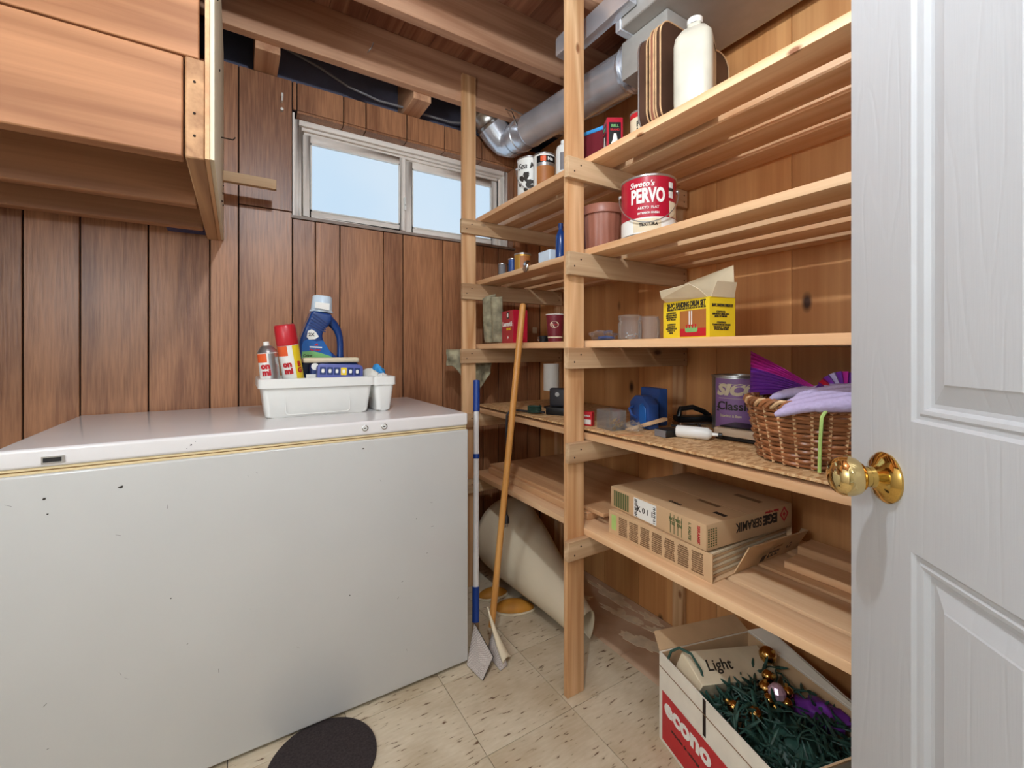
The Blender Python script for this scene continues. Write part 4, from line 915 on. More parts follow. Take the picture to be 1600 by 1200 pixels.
o = MB().tube([(1.03, 1.40, Z4 + .010), (1.02, 1.44, Z4 + .012), (1.0, 1.47, Z4 + .008), (.985, 1.52, Z4 + .008), (.960, 1.545, Z4 + .008), (.948, 1.55, .835), (.946, 1.55, .78), (.95, 1.552, .70), (.944, 1.55, .60), (.944, 1.55, .52), (.946, 1.55, .42)], .0045, 8).build('power_cord', 'ironc', smooth=True); MB().lathe([(.004, .425), (.010, .415), (.012, .39), (.0001, .388)], 12, Matrix.Translation((.946, 1.55, 0))).build('plug', 'ironc', o, smooth=True); MB().box(.940, .942, 1.548, 1.552, .372, .389).build('plug_pin', 'silver', o); MB().box(.950, .952, 1.548, 1.552, .372, .389).build('plug_pin', 'silver', o); tag(o, 'dark power cord hanging down over the shelf fronts', 'cord')
t = thing('plug_tray', 'dark green lump of coiled cord next to the charger', 'cord', (1.02, 1.45, Z4))
MB().tube([(.022 * (1 + .2 * math.sin(3 * a)) * math.cos(a), .028 * math.sin(a), .005 + .0011 * a) for a in [k * .35 for k in range(72)]], .0042, 6).build('coil', 'bulbgreen', t, smooth=True)
t = thing('red_packet', 'small red and white packet right of the near post on the fourth shelf', 'packet', (1.012, 1.122, Z4), .4)
MB().box(-.012, .012, -.016, .016, 0, .048).build('packet_body', 'red', t, bevel=.002, seg=1); decal(rect(-.013, .013, -.02, -.004), t, 'white', frame((-.0122, 0, .026), (0, -1, 0), (0, 0, 1)), 'white_panel')
text('NAILS', .008, t, 'white', frame((-.0124, 0, .034), (0, -1, 0), (0, 0, 1)), bold=.0003)
t = thing('hardware_case', 'clear plastic box of brass hooks on the fourth shelf', 'case', (1.0, 1.0, Z4), -.12)
m = MB(); th = .0012; a, b, h_ = .055, .082, .062
for q in ((0, a, 0, th), (0, a, b - th, b), (0, th, th, b - th), (a - th, a, th, b - th)): m.box(q[0], q[1], q[2], q[3], 0, h_)
m.box(0, a, 0, b, 0, th); m.build('case_wall', 'clear', t)
MB().box(.003, a - .003, .034, .036, .002, .055).build('case_divider', 'clear', t)
rn = random.Random(4)
for k in range(26):
    x_, y_ = rn.uniform(.008, .046), rn.uniform(.006, .030); z_ = .003 + .0011 * k
    MB().tube([(x_ - .005, y_, z_), (x_ + .003, y_ + rn.uniform(-.004, .004), z_ + .001), (x_ + .006, y_ + .003, z_ + .004)], .0014, 5).build('brass_hook', 'gold', t)
t = thing('drill_bit_case', 'tall blue plastic case standing at the back of the fourth shelf', 'case', (1.235, 1.035, Z4), -.25)
MB().box(-.016, .016, -.055, .055, 0, .125).build('case_body', 'bluecase', t, bevel=.005, seg=2); MB().box(-.019, -.0162, -.05, .05, .004, .10).build('case_lid', 'bluecase', t, bevel=.001, seg=1)
text('7', .014, t, 'white', frame((-.0195, .0, .085), (0, -1, 0), (0, 0, 1)), bold=.0004)
t = thing('blue_clamp_case', 'chunky blue plastic case with a slanted top in front of the tall blue case', 'case', (1.145, 1.000, Z4), -.2)
MB().prism([(-.05, 0), (.05, 0), (.05, .082), (.022, .105), (-.018, .105), (-.05, .078)], -.02, .02, Matrix(((0, 0, 1, 0), (1, 0, 0, 0), (0, 1, 0, 0), (0, 0, 0, 1)))).build('case_body', 'bluecase', t, bevel=.004)
MB().prism([(-.04, .004), (-.006, .004), (-.006, .075), (-.02, .084), (-.04, .066)], -.0245, -.0205, Matrix(((0, 0, 1, 0), (1, 0, 0, 0), (0, 1, 0, 0), (0, 0, 0, 1)))).build('front_plate', 'bluelab', t, bevel=.002, seg=1)
MB().tube([(-.0205, .015, .03), (-.036, .015, .04), (-.036, .03, .06), (-.0205, .03, .068)], .005, 8).build('carry_loop', 'bluecase', t, smooth=True)
o = MB().hexa([(1.04, .985, Z4), (1.055, .975, Z4), (1.165, .92, Z4 + .03), (1.16, .935, Z4 + .03), (1.04, .985, Z4 + .008), (1.055, .975, Z4 + .008), (1.165, .92, Z4 + .040), (1.16, .935, Z4 + .040)]).build('wood_stick', 'cleat', bevel=.001, seg=1); tag(o, 'small wooden stick propped beside the blue cases', 'stick')
o = crumple('plastic_bag', (1.055, .965, Z4 + .015), .022, 'clear', (1, 1.4, .65), 21, .5, 2.6); tag(o, 'little clear plastic bag below the wooden stick', 'plastic bag')
o = MB().hexa([(.975, .95, Z4), (.99, .92, Z4), (1.03, .90, Z4), (1.02, .945, Z4), (.975, .95, Z4 + .002), (.99, .92, Z4 + .002), (1.03, .90, Z4 + .002), (1.02, .945, Z4 + .002)]).build('wood_shaving', 'ply'); tag(o, 'flat wood chip near the fourth shelf edge', 'wood chip')
t = thing('small_black_box', 'little black box with a grey end in front of the iron', 'box', (1.085, .857, Z4), -.1)
MB().box(-.030, .030, -.022, .022, 0, .022).build('box_body', 'black', t, bevel=.002, seg=1); MB().box(-.0325, -.0302, -.021, .021, .001, .021).build('box_end', 'cable_grey', t)
t = thing('travel_iron', 'dark travel iron with a chrome edge lying at the back', 'iron', (1.325, .945, Z4), -.45)
MB().prism([(-.06, -.03), (.07, -.022), (.085, 0), (.07, .022), (-.06, .03)], 0, .012).build('sole_plate', 'chrome', t, bevel=.002, seg=1)
MB().prism([(-.058, -.028), (.066, -.02), (.080, 0), (.066, .02), (-.058, .028)], .0122, .032).build('iron_body', 'black', t, bevel=.006); MB().tube([(-.05, 0, .03), (-.045, 0, .055), (0, 0, .060), (.04, 0, .045), (.06, 0, .03)], .009, 10).build('iron_handle', 'black', t, smooth=True)
o = MB().tube([(1.22, .95, Z4 + .006), (1.24, .90, Z4 + .006), (1.27, .875, Z4 + .006), (1.30, .90, Z4 + .006), (1.33, .93, Z4 + .006)], .004, 8).build('iron_cord', 'ironc', smooth=True); tag(o, 'short dark cord trailing from the travel iron', 'cord')
t = thing('caulk_tube', 'white plastic tube lying on the strand board', 'tube', (1.118, .785, Z4))
dv = Vector((.045, -.10, 0)); MB().lathe([(.0001, 0), (.015, 0), (.0175, .003), (.0175, .085), (.010, .095), (.005, .097), (.0045, .112), (.0001, .113)], 24, axisM(Vector((-.022, .05, .0177)), dv)).build('tube_body', 'tote', t, smooth=True); MB().lathe([(.0062, .1135), (.0062, .122), (.0001, .122)], 16, axisM(Vector((-.022, .05, .0177)), dv)).build('tube_cap', 'black', t, smooth=True)
t = thing('kitchen_scale', 'flat beige kitchen scale with a dark top in front of the purple tin', 'scale', (1.235, .70, Z4), .1)
MB().box(-.055, .055, -.068, .068, .0, .010).build('scale_base', 'black', t, bevel=.002, seg=1); MB().box(-.058, .058, -.072, .072, .0102, .034).build('scale_body', 'scalebody', t, bevel=.006, seg=2); MB().box(-.046, .046, -.06, .06, .0342, .038).build('scale_plate', 'black', t, bevel=.001, seg=1)
MB().tube([(-.055, .06, .012), (-.07, .085, .006), (-.062, .10, .005)], .003, 8).build('scale_cord', 'white', t, smooth=True)
t = tin('paint_tin', 'large purple labelled paint tin behind the wicker basket', 'paint tin', 1.372, .815, .848, .074, .176, 'silver'); fa = face(1.372, .815)
band(t, .074, fa - .95, fa + 1.6, .006, .166, 'purple', 'purple_label')
text('SICO', .046, t, 'cream', bend=(.0752, fa - .02, .130), bold=.0028, shear=.25, width=.128); text('Classic', .036, t, 'ink', bend=(.0752, fa - .12, .080), bold=.0008, width=.102); text('Interieur & Base', .012, t, 'cream', bend=(.0752, fa - .25, .050), bold=.0003, width=.062)
MB().lathe([(.0747, .148), (.0752, .148), (.0752, .149), (.0747, .149)], 20, None, fa - .75, fa + .6).build('label_rule', 'cream', t); MB().lathe([(.0747, .104), (.0752, .104), (.0752, .105), (.0747, .105)], 20, None, fa - .75, fa + .6).build('label_rule', 'cream', t)
text('2', .02, t, 'ink', bend=(.0752, fa - .8, .07), bold=.0004)
# wicker basket
bk = thing('wicker_basket', 'round brown wicker basket of purple things on the fourth shelf', 'basket', (1.137, .487, Z4))
NS = 26
def brad(z): return .112 + .026 * min(1, z / .13)
for k in range(13):
    z = .008 + k * .0094; n_ = NS * 4; r0 = brad(z)
    pts = [((r0 + (.0032 if (k % 2) else -.0032) * math.cos(PI * NS * i / n_)) * math.cos(2 * PI * i / n_), (r0 + (.0032 if (k % 2) else -.0032) * math.cos(PI * NS * i / n_)) * math.sin(2 * PI * i / n_), z + .0012 * math.sin(5 * 2 * PI * i / n_ + k)) for i in range(n_)]
    MB().tube(pts, .0046, 6, closed=True).build('weaver', 'wicker', bk, smooth=True)
for i in range(NS):
    a = 2 * PI * (i + .5) / NS
    MB().tube([(brad(z) * math.cos(a), brad(z) * math.sin(a), z) for z in (.002, .04, .08, .12, .135)], .0042, 5).build('stake', 'wicker_lt', bk, smooth=True)
for j in range(3):
    n_ = 120; MB().tube([((.139 + .006 * math.cos(18 * 2 * PI * i / n_ + j * 2.1)) * math.cos(2 * PI * i / n_), (.139 + .006 * math.cos(18 * 2 * PI * i / n_ + j * 2.1)) * math.sin(2 * PI * i / n_), .135 + .008 * math.sin(18 * 2 * PI * i / n_ + j * 2.1)) for i in range(n_)], .0045, 6, closed=True).build('rim_braid', 'wicker_lt' if j == 1 else 'wicker', bk, smooth=True)
MB().lathe([(.0001, .004), (.110, .004), (.110, .009), (.0001, .009)], 36).build('basket_base', 'wicker', bk, smooth=True)
BC = Vector((1.125, .505, Z4))
def fan(name, label, c, R_, a0, a1, ln, tilt, mats, seed):
    t = thing(name, label, 'fabric', c)
    nseg = 12
    for k in range(nseg):
        b0 = a0 + (a1 - a0) * k / nseg; b1 = a0 + (a1 - a0) * (k + 1) / nseg; bm_ = (b0 + b1) / 2
        def P(b, l, up): 
            v = Vector((math.cos(b), 0, math.sin(b))) * l; return (tilt @ v) + Vector((0, 0, 0)) + tilt @ Vector((0, up, 0))
        pts = [P(b0, .02, 0), P(bm_, .02, .003), P(b1, .02, 0), P(b1, ln, 0), P(bm_, ln * 1.02, .014), P(b0, ln, 0)]
        MB().add(pts, [(0, 1, 4, 5), (1, 2, 3, 4)]).build('pleat', mats[k % len(mats)], t, solid=.0015)
    return t
# pleated purple skirt shape spilling over the left rim: swept corrugated strip
t = thing('purple_duster', 'magenta to violet pleated fabric lying over the basket', 'fabric', (1.13, .56, Z4 + .14))
def duster(u0, u1):
    def fn(u, v):
        w_ = u0 + (u1 - u0) * u; l_ = v
        spread = .012 + .050 * (1 - l_) ** 1.3; ang = (w_ - .5) * 2
        c0 = Vector((1.165, .655, Z4 + .192)).lerp(Vector((1.13, .47, Z4 + .150)), l_); c0.z += .006 * math.sin(PI * l_)
        p = c0 + Vector((.25, .12, .95)) * (ang * spread) + Vector((-.85, -.5, .15)) * (.010 * math.cos(ang * 1.3) + .0045 * math.cos(w_ * 2 * PI * 11))
        return tuple(p - Vector((1.13, .56, Z4 + .14)))
    return fn
for k in range(11): MB().grid(duster(k / 11, (k + 1) / 11), 8, 14).build('pleat', 'magenta' if k > 6 else 'violet', t, smooth=True, angle=180, solid=.0012)
t = thing('ribbon_rosette', 'striped purple, red and white pleated rosette in the basket by the door', 'fabric', (1.10, .42, Z4 + .14))
mats = ['violet', 'magenta', 'violet', 'lav', 'violet', 'red']
for k in range(16):
    b0 = PI * (-.1 + 1.2 * k / 16); b1 = PI * (-.1 + 1.2 * (k + 1) / 16); bm_ = (b0 + b1) / 2; rx = Vector((.72, -.69, 0)); q = Vector((-.69, -.72, 0))
    P = lambda b, l, d: tuple(rx * (math.cos(b) * l) + Vector((0, 0, math.sin(b) * l)) + q * d + Vector((0, 0, .012)))
    MB().add([P(b0, .012, .012), P(bm_, .012, .016), P(b1, .012, .012), P(b1, .056, 0), P(bm_, .058, .010), P(b0, .056, 0)], [(0, 1, 4, 5), (1, 2, 3, 4)]).build('pleat', mats[k % 6], t, solid=.001)
def glove(name, label, base_, dirv, side, up, mat, fl=(.055, .065, .06, .05), drop=.03):
    t = thing(name, label, 'glove', base_); m = MB(); d = Vector(dirv).normalized(); s_ = Vector(side).normalized(); u_ = Vector(up)
    def chain(p0, ln, r0, bend):
        pts = []; 
        for k in range(7):
            f_ = k / 6; pts.append(p0 + d * ln * f_ + Vector((0, 0, -bend * f_ * f_)))
        m.tube(pts, [r0, r0, r0 * .98, r0 * .95, r0 * .92, r0 * .8, r0 * .4], 10)
    pts = [d * (-.09 + .03 * k) for k in range(4)]
    for j, off in enumerate((-.030, -.010, .010, .030)):
        m.tube([d * (-.10) + s_ * off * 1.0, d * (-.05) + s_ * off, s_ * off], [.017, .017, .013], 10); chain(s_ * off, fl[j], .0115, drop)
    m.tube([d * (-.07) + s_ * .035, d * (-.03) + s_ * .055, d * .01 + s_ * .062 - Vector((0, 0, .008))], [.014, .012, .007], 10)
    o = m.build('glove_body', mat, t, smooth=True, angle=180); r = o.modifiers.new('fuse', 'REMESH'); r.mode = 'VOXEL'; r.voxel_size = .0032; r.use_smooth_shade = True
    return t
glove('knit_glove', 'lavender fuzzy glove draped over the left side of the basket rim', (1.10, .50, Z4 + .158), (-.35, .92, .05), (.9, .35, 0), (0, 0, 1), 'lav', (.06, .055, .04, .03), .022)
glove('knit_glove', 'lavender fuzzy glove hanging over the basket front', (1.02, .44, Z4 + .150), (-.45, .72, -.12), (.75, .5, .3), (0, 0, 1), 'lav', (.075, .06, .05, .03), .012)
o = MB().tube([(1.0, .408, Z4 + .135), (.989, .412, Z4 + .12), (.996, .418, Z4 + .07), (1.008, .424, Z4 + .025), (1.012, .426, Z4 + .004)], .0035, 6).build('lime_ribbon', 'lime', smooth=True); tag(o, 'pale green ribbon hanging down the basket front', 'ribbon')
o = crumple('bead_cluster', (1.02, .345, Z4 + .128), .012, 'gold', (1, 1, 1), 3, .3); tag(o, 'small gold trinket on the basket rim beside the door', 'trinket')

# ------------------------------------------------------------------ cartons on the bottom shelf
Z5 = S5 + .0005
def carton(name, label, cx, cy, z, sx, sy, h_, rz, mat):
    t = thing(name, label, 'carton', (cx, cy, z), rz); return t
t = carton('tile_carton', 'dusty closed tile carton lying on top of the torn one', 1.183, .832, Z5 + .0735, 0, 0, 0, math.radians(-5), 'tan')
a, b, h_ = .178, .181, .066
MB().box(-a, a, -b, b, 0, h_).build('carton_body', 'tan2', t, bevel=.003, seg=2)
MB().box(-.02, .02, -b - .0003, b + .0003, h_ + .0002, h_ + .0008).build('tape_strip', 'tan', t)
FE = frame((0, -b - .0004, h_ / 2), (1, 0, 0), (0, 0, 1)); FS = frame((-a - .0004, 0, h_ / 2), (0, -1, 0), (0, 0, 1)); FTp = frame((0, 0, h_ + .0004), (0, -1, 0), (1, 0, 0))
R180 = Matrix.Rotation(PI, 4, 'Z')
text('EGE', .034, t, 'ink', FE @ Matrix.Translation((.078, .006, 0)) @ R180, bold=.0018, width=.062); text('SERAMIK', .034, t, 'ink', FE @ Matrix.Translation((-.012, .006, 0)) @ R180, bold=.0005, width=.108)
text('kalite ve guven', .010, t, 'red', FE @ Matrix.Translation((.085, .024, 0)) @ R180, bold=.0002)
m = MB(); dm = [(-.020, 0), (0, .022), (.020, 0), (0, -.022)]; di = [(-.013, 0), (0, .015), (.013, 0), (0, -.015)]
m.add([(x, y, .0004) for x, y in dm] + [(x, y, .0004) for x, y in di], [(i, (i + 1) % 4, 4 + (i + 1) % 4, 4 + i) for i in range(4)], FE @ Matrix.Translation((.140, .008, 0))); m.build('diamond_logo', 'red', t)
decal([(-.006, 0), (0, .008), (.006, 0), (0, -.008)], t, 'red', FE @ Matrix.Translation((.140, .008, 0)), 'logo_centre')
decal(rect(-.075, .015, -.028, .028), t, 'white', FS, 'address_label')
for k in range(12): decal(rect(-.071, -.060, -.026 + k * .0043, -.026 + k * .0043 + (.0028 if k % 3 else .0016)), t, 'ink', FS @ Matrix.Translation((0, 0, .0005)), 'bar')
for k in range(9): decal(rect(.004, .012, -.024 + k * .0055, -.024 + k * .0055 + (.003 if k % 2 else .0016)), t, 'ink', FS @ Matrix.Translation((0, 0, .0005)), 'bar')
text('K 0 1 1', .022, t, 'ink', FS @ Matrix.Translation((-.028, -.002, .0005)), bold=.0005)
for k in range(7): decal(rect(-.165 + k * .010, -.158 + k * .010, -.026, .024), t, 'inkgreen', FS, 'print_bar')
for k in range(4): decal(rect(.065 + k * .013, .067 + k * .013, -.027, .025), t, 'inkgreen', FS, 'print_rule')
text('ISO 9001\nTSE  EN', .012, t, 'inkgreen', FS @ Matrix.Translation((.084, .006, 0)), bold=.0003); text('1. KALITE', .011, t, 'inkgreen', FS @ Matrix.Translation((.130, .0, 0)) @ Matrix.Rotation(-PI / 2, 4, 'Z'), bold=.0003); text('SERAMIK', .012, t, 'red', FS @ Matrix.Translation((.158, .0, 0)) @ Matrix.Rotation(-PI / 2, 4, 'Z'), bold=.0003)
decal(rect(.04, .11, -.045, -.030), t, 'inkbrown', FTp, 'top_print'); decal(rect(.13, .165, -.09, -.075), t, 'ink', FTp, 'top_print'); text('Dikkat', .016, t, 'ink', FTp @ Matrix.Translation((.03, -.12, 0)), bold=.0004)
decal(rect(.06, .14, .09, .11), t, 'inkbrown', FTp, 'top_print')
for k in range(8): 
    for j in range(4): decal(rect(-.172 + j * .009, -.167 + j * .009, -.024 + k * .006, -.021 + k * .006), t, 'inkgreen', FE, 'print_dot')
t = carton('tile_carton', 'torn open tile carton with tile edges showing, under the closed one', 1.180, .828, Z5, 0, 0, 0, math.radians(-1), 'tan')
a, b, h_ = .186, .180, .072
m = MB(); th = .003
m.box(-a, a, -b, b, 0, th); m.box(-a, -a + th, -b, b, th, h_); m.box(a - th, a, -b, b, th, h_); m.box(-a + th, a - th, b - th, b, th, h_); m.box(-a + th, a - th, -b + .02, b - th, h_ - th, h_)
m.build('carton_walls', 'tan', t)
for k in range(8): MB().box(-a + .006, a - .006, -b + .012, b - .006, .0035 + k * .0080, .0035 + k * .0080 + .0068).build('wall_tile', 'cream' if k % 2 else 'tan2', t, bevel=.0008, seg=1)
FS = frame((-a - .0004, 0, h_ / 2), (0, -1, 0), (0, 0, 1))
decal(rect(-.168, -.148, -.020, .026), t, 'lime', FS, 'green_patch'); rn = random.Random(8)
for c_ in range(7):
    x0 = -.138 + c_ * .043
    text('\n'.join(''.join(rn.choice('abcdeghiklmnorstuvz ') for _ in range(17)) for _ in range(10)), .0058, t, 'inkbrown', FS @ Matrix.Translation((x0 + .018, 0, 0)), bold=.0002, width=.036)
flap([(-.095, -b, .002), (a + .01, -b - .005, .002), (a + .02, -b - .035, .062), (-.085, -b - .034, .078)], par=t, mat='tan', d=-.003)
FF = frame((.06, -b - .0215, .036), (1, 0.0, 0.0), (.05, -.46, 1)); FF = FF @ Matrix.Translation((0, 0, .0045))
decal(rect(-.075, -.055, -.018, .004), t, 'ink', FF, 'print_square')
for k in range(3): decal(rect(-.045 + k * .018, -.031 + k * .018, -.012, .008), t, 'ink', FF, 'handling_mark'); decal(rrect(.006, .010, .002, 2, -.038 + k * .018, -.002), t, 'tan', FF @ Matrix.Translation((0, 0, .0005)), 'mark_picture')
for k in range(3):
    ang = k * 2 * PI / 3; decal([(-.006, .006), (.004, .006), (.004, .009), (.009, .004), (.004, -.001), (.004, .002), (-.006, .002)], t, 'ink', FF @ Matrix.Translation((.055, .004, 0)) @ Matrix.Rotation(ang, 4, 'Z') @ Matrix.Translation((0, .005, 0)) @ Matrix.Scale(.8, 4), 'recycle_arrow')
text('EGE SERAMIK', .008, t, 'inkbrown', FF @ Matrix.Translation((-.015, .020, 0)), bold=.0002)
flap([(a + .01, -b - .005, .002), (a + .045, -b + .012, .006), (a + .05, -b - .004, .05), (a + .02, -b - .035, .062)], par=t, mat='tan', d=-.003)

# ------------------------------------------------------------------ box of christmas lights
BA = math.atan2(-.264, .9645)
xb = thing('decoration_box', 'open white cardboard box of string lights on the floor by the door', 'box', (1.02, .835, .0004), BA)
bw, bd, bh = .315, .40, .245; th = .004   # local x to the right, local y negative towards the camera
m = MB(); m.box(0, bw, -bd, 0, 0, th); m.box(0, th, -bd, 0, th, bh); m.box(bw - th, bw, -bd, 0, th, bh); m.box(th, bw - th, -th, 0, th, bh); m.box(th, bw - th, -bd, -bd + th, th, bh)
m.build('box_walls', 'boxwhite', xb)
m = MB(); m.box(th, th + .001, -bd + th, -th, th, bh - .001); m.box(bw - th - .001, bw - th, -bd + th, -th, th, bh - .001); m.box(th, bw - th, -th - .001, -th, th, bh - .001); m.build('box_lining', 'tan', xb)
MB().box(-.0015, -.0002, -bd + .002, -.002, bh - .038, bh - .0365).build('box_crease', 'inkbrown', xb)
flap([(0, 0, bh), (bw, 0, bh), (bw + .0, .055, bh + .018), (.02, .055, bh + .018)], par=xb, mat='tan', d=.003)
flap([(bw, 0, bh), (bw, -bd, bh), (bw + .03, -bd + .02, bh - .02), (bw + .04, -.03, bh + .02)], par=xb, mat='boxwhite', d=.003)
flap([(.0, -bd, bh), (bw, -bd, bh), (bw, -bd - .06, bh + .08), (.02, -bd - .06, bh + .08)], par=xb, mat='tan', d=.003)
FX = frame((-.0006, -.2, .13), (0, -1, 0), (0, 0, 1))
decal(rect(-.185, .12, -.12, .016), xb, 'red', FX, 'red_print_panel'); text('econo', .062, xb, 'white', FX @ Matrix.Translation((-.085, -.018, .0006)), bold=.0028, width=.18)
text('ampoules de rechange', .012, xb, 'ink', FX @ Matrix.Translation((-.09, -.065, .0006)), bold=.0003)
MB().box(-.0012, -.0002, -.186, -.176, bh - .09, bh).build('dark_slot', 'groove', xb)
cr = thing('card_carton', 'long cream card carton with handwritten script lying in the decoration box', 'carton', (1.02, .835, .0), BA)
MB().box(-.13, .13, -.045, .045, -.03, .03, Matrix.Translation((.150, -.095, .222)) @ Matrix.Rotation(.12, 4, 'Y') @ Matrix.Rotation(.35, 4, 'X')).build('carton_body', 'cream', cr, bevel=.002, seg=1)
text('Light', .042, cr, 'ink', Matrix.Translation((.150, -.095, .222)) @ Matrix.Rotation(.12, 4, 'Y') @ Matrix.Rotation(.35, 4, 'X') @ Matrix.Translation((-.045, 0, .0305)), shear=.3, bold=.0004)
sl = thing('string_lights', 'tangle of dark green string lights heaped in the decoration box', 'string lights', (1.02, .835, .0), BA)
rn = random.Random(12)
def wire(n, zc, seed, r=.0021):
    rn2 = random.Random(seed); p = Vector((rn2.uniform(.05, .25), rn2.uniform(-.36, -.16), zc)); d = Vector((rn2.uniform(-1, 1), rn2.uniform(-1, 1), 0)); pts = []
    for k in range(n):
        d += Vector((rn2.uniform(-1, 1), rn2.uniform(-1, 1), rn2.uniform(-.9, .9))) * .75; d.z *= .7
        if p.x < .03: d.x = abs(d.x)
        if p.x > .275: d.x = -abs(d.x)
        if p.y > -.13: d.y = -abs(d.y)
        if p.y < -.375: d.y = abs(d.y)
        if p.z > .235: d.z = -abs(d.z)
        if p.z < .15: d.z = abs(d.z)
        d.normalize(); p = p + d * .016; pts.append(p.copy())
    return pts
allp = []
for k in range(9):
    P_ = wire(150, rn.uniform(.17, .225), k + 40); allp += P_
    MB().tube(P_, .0021, 5).build('light_wire', 'wiregreen', sl, smooth=True)
lampm = None; bulbs = [p for p in allp if p.z > .185]; rn.shuffle(bulbs)
sock = MB().lathe([(.0001, 0), (.0042, 0), (.0046, .012), (.0036, .016)], 8); tip = MB().lathe([(.0034, .016), (.0038, .022), (.0022, .034), (.0001, .040)], 8)
sm = tm = None
for k, p in enumerate(bulbs[:150]):
    d = Vector((rn.uniform(-1, 1), rn.uniform(-1, 1), rn.uniform(-.1, 1.0))).normalized(); q = d.to_track_quat('Z', 'Y').to_euler()
    if sm is None: o1 = sock.build('bulb_socket', 'bulbgreen', sl, smooth=True); sm = o1.data
    else: o1 = bpy.data.objects.new('bulb_socket', sm); COL.objects.link(o1); o1.parent = sl
    o1.location = p; o1.rotation_euler = q
    if tm is None: o2 = tip.build('bulb', 'wiregreen', o1, smooth=True); tm = o2.data
    else: o2 = bpy.data.objects.new('bulb', tm); COL.objects.link(o2); o2.parent = o1
MB().tube([(.004, -.03, bh - .01), (.01, -.04, bh + .025), (.02, -.06, bh + .045), (.035, -.09, bh + .045), (.042, -.12, bh + .02), (.04, -.14, bh - .02), (.05, -.17, bh - .05)], .0036, 6).build('light_wire', 'wiregreen', sl, smooth=True)
RB = Matrix.Translation((1.02, .835, 0)) @ Matrix.Rotation(BA, 4, 'Z')
where = ['beside the cream carton, furthest back', 'in front of the back flap', 'next to the pink bauble', 'half buried in the green wires', 'near the middle of the decoration box', 'close to the box left wall', 'at the right of the pink bauble', 'under the bottom shelf edge']
for k, (x_, y_, z_, r_) in enumerate(((.185, -.185, .235, .017), (.215, -.165, .245, .015), (.165, -.215, .232, .014), (.10, -.235, .228, .017), (.20, -.235, .230, .013), (.07, -.20, .225, .015), (.232, -.21, .232, .014), (.262, -.12, .262, .022))):
    p = RB @ Vector((x_, y_, z_)); t = thing('gold_bauble', 'shiny gold bauble ' + where[k] + (' in the box of lights' if k != 4 else ''), 'bauble', p, group='gold baubles in the decoration box')
    MB().ball((0, 0, 0), r_, 18).build('ball', 'bauble', t, smooth=True); MB().lathe([(.004, r_ * .96), (.004, r_ + .005), (.0001, r_ + .006)], 10, Matrix.Rotation(k, 4, 'X')).build('hanger_cap', 'gold', t, smooth=True)
t = thing('pink_bauble', 'clear pinkish bauble with facets among the lights', 'bauble', RB @ Vector((.19, -.215, .245)))
m = MB(); m.ball((0, 0, 0), .021, 10); m.build('ball', 'pink', t)
o = crumple('purple_tissue', RB @ Vector((.27, -.27, .215)), .045, 'violet', (.8, 1.2, .5), 31, .5); tag(o, 'dark purple tissue in the right corner of the decoration box', 'tissue')
o = crumple('garland_pile', RB @ Vector((.17, -.27, .115)), .12, 'wiregreen', (1.05, .85, .75), 37, .2); tag(o, 'dark green garland filling the bottom of the decoration box', 'garland')

# ------------------------------------------------------------------ floor things
vr = thing('vinyl_roll', 'large cream vinyl flooring offcut curled into a cone on the floor', 'vinyl sheet', (1.12, 1.55, 0))
def vfn(u, v):
    a = PI * (-1.02 + 1.55 * u); c = Vector((1.135, 1.86, .195)).lerp(Vector((1.115, 1.255, .062)), v); r = .19 + (.060 - .19) * v + .012 * math.sin(5 * v) * (1 - v)
    r *= 1 - .10 * u
    return (c.x + r * math.cos(a + PI / 2 + .45), c.y + .015 * math.sin(7 * u) * v - .06 * v * math.sin(a) * 0, max(.0025, c.z + r * math.sin(a + PI / 2 + .45)))
MB().grid(vfn, 48, 24).build('vinyl_sheet', 'vinyl', vr, smooth=True, angle=180, world=True, solid=.003)
def shoe(label, c, rz, sc=1.0, grp=None):
    t = thing('work_slipper', label, 'slipper', c, rz)
    m = MB(); m.ball((0, 0, 0), 1, 20); out = []
    for p in m.v:
        x_, y_, z_ = p; out.append((x_ * .085 * sc, y_ * .042 * sc * (1 - .15 * x_), max(.008, .010 + .034 * sc * max(0, z_) * (1 - .25 * x_ * x_))))
    m.v = out; m.build('upper', 'leather', t, smooth=True, angle=60)
    pl = [(.090 * sc * math.cos(a), .047 * sc * (1 - .15 * math.cos(a)) * math.sin(a)) for a in [k * 2 * PI / 28 for k in range(28)]]
    MB().prism(pl, .0005, .0085).build('sole', 'cream', t, bevel=.002, seg=1); return t
shoe('orange leather slipper peeking out under the vinyl roll front', (1.0, 1.575, .0), -.5)
shoe('yellow-tan slipper further back beside the wooden pole foot', (.975, 1.715, 0), -.2, .8)
shoe('orange slipper inside the near end of the vinyl roll', (1.135, 1.40, .022), -1.3, .62)
for k, (x0, y0, x1, y1, z) in enumerate(((1.26, 1.985, 1.455, 2.02, 0), (1.27, 1.935, 1.45, 1.975, 0), (1.265, 1.95, 1.45, 2.0, .022))):
    d = Vector((x1 - x0, y1 - y0, 0)); F = Matrix.Translation((x0, y0, z + .0005)) @ Matrix.Rotation(math.atan2(d.y, d.x), 4, 'Z')
    o = MB().prism([(0, 0), (.034, 0), (.034, .006), (.022, .012), (.022, .018), (.008, .021), (0, .021)], 0, d.length, F @ Matrix(((0, 0, 1, 0), (1, 0, 0, 0), (0, 1, 0, 0), (0, 0, 0, 1)))).build('moulding_offcut', 'plaster')
    tag(o, ('pale moulding offcut lying against the panelling', 'pale moulding offcut in front of the other one', 'moulding offcut stacked on top of the two others')[k] + ' in the floor corner', 'moulding')
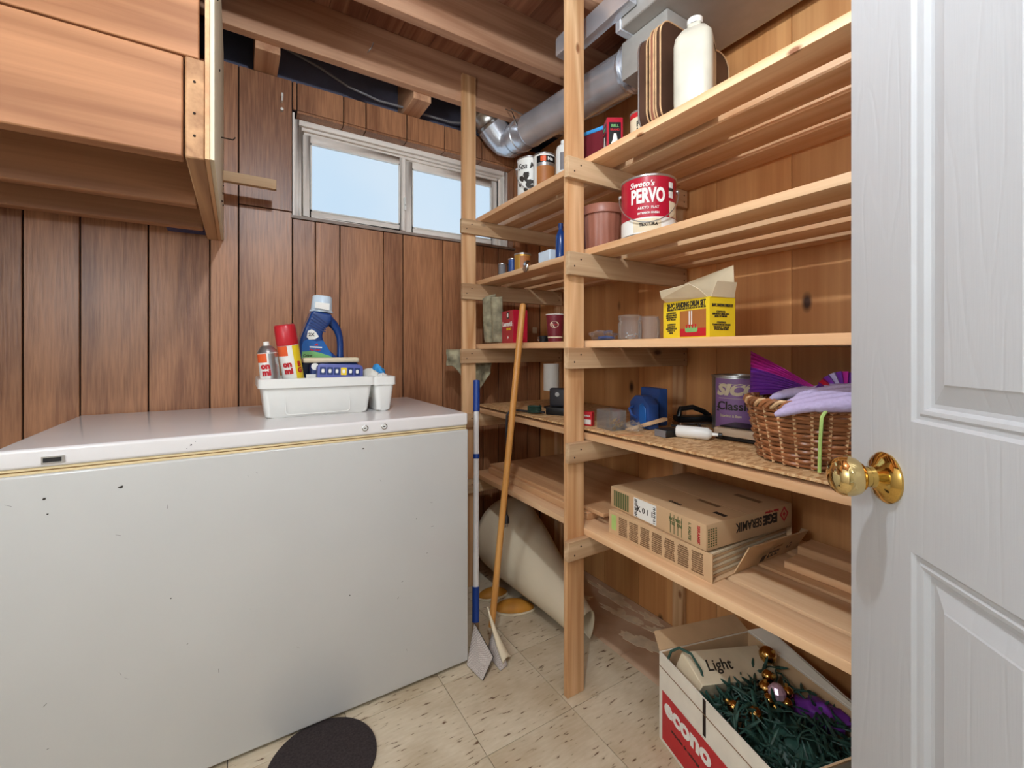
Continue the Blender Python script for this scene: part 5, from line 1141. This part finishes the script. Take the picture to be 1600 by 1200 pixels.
# pole sanders
ps = thing('pole_sander', 'white pole sander with blue grips and mesh pad leaning by the freezer', 'pole sander', (.73, 1.40, 0))
p0, p1 = Vector((.752, 1.452, .095)), Vector((.868, 1.668, .975))
pt = lambda f_: tuple(p0.lerp(p1, f_))
MB().tube([pt(.12), pt(.86)], .0115, 14).build('pole', 'polewhite', ps, smooth=True, world=True); MB().tube([pt(0), pt(.13)], .0135, 14).build('lower_grip', 'poleblue', ps, smooth=True, world=True)
MB().tube([pt(.855), pt(1.0)], .0145, 14).build('upper_grip', 'poleblue', ps, smooth=True, world=True); MB().tube([pt(.645), pt(.665)], .0130, 14).build('collar', 'poleblue', ps, smooth=True, world=True)
def plate(pts, nm, mat, par, d): return flap(pts, nm, par, mat, d)
q = Vector(ps.location)
pad = plate([tuple(Vector(v) - q) for v in ((.682, 1.380, .002), (.694, 1.288, .002), (.752, 1.320, .040), (.748, 1.452, .088))], 'screen_pad', 'screen', ps, .004)
MB().tube([tuple(Vector(v) - q) for v in ((.682, 1.380, .004), (.694, 1.288, .004), (.752, 1.320, .042), (.748, 1.452, .090), (.682, 1.380, .004))], .0016, 5).build('pad_edge', 'dark', ps)
ps = thing('pole_sander', 'wooden pole sander with a cream pad leaning on the shelf front', 'pole sander', (.80, 1.40, 0))
p0, p1 = Vector((.805, 1.425, .075)), Vector((.930, 1.402, 1.283))
MB().tube([tuple(p0), tuple(p0.lerp(p1, .99)), tuple(p0.lerp(p1, .996)), tuple(p1)], [.0125, .0125, .0115, .007], 16).build('pole', 'pole_wood', ps, smooth=True, world=True)
q = Vector(ps.location)
m = MB().grid(lambda u, v: (.795 + .04 * v * u - .012 * v, 1.432 - .125 * v + .012 * u, .105 * (1 - v) ** 1.4 + .016 + .02 * u * (1 - v) + .010 * math.sin(PI * u)), 8, 12); o = m.build('cream_pad', 'cream', ps, smooth=True, angle=180, world=True, solid=.005)
MB().grid(lambda u, v: (.762 + .035 * u + .004, 1.395 - .10 * v + .01 * u, .004 + .075 * (1 - v) * u), 6, 6).build('screen_pad', 'screen', ps, smooth=True, world=True, solid=.002)
# dark mat below the freezer front
o = MB().prism([(.195 + .138 * math.cos(a), 1.262 + .138 * math.sin(a)) for a in [k * 2 * PI / 40 for k in range(40)]], .0005, .0085).build('floor_mat', 'mat', bevel=.003); tag(o, 'dark round floor mat in front of the freezer', 'mat')
o = MB().prism(rrect(.03, .035, .004, 2), 0, .0006, frame((1.44, 2.0492, 1.22), (1, 0, 0), (0, 0, 1))).build('paper_tag', 'cream'); tag(o, 'small cream paper tag stuck on the panelling above the coffee cup', 'paper')
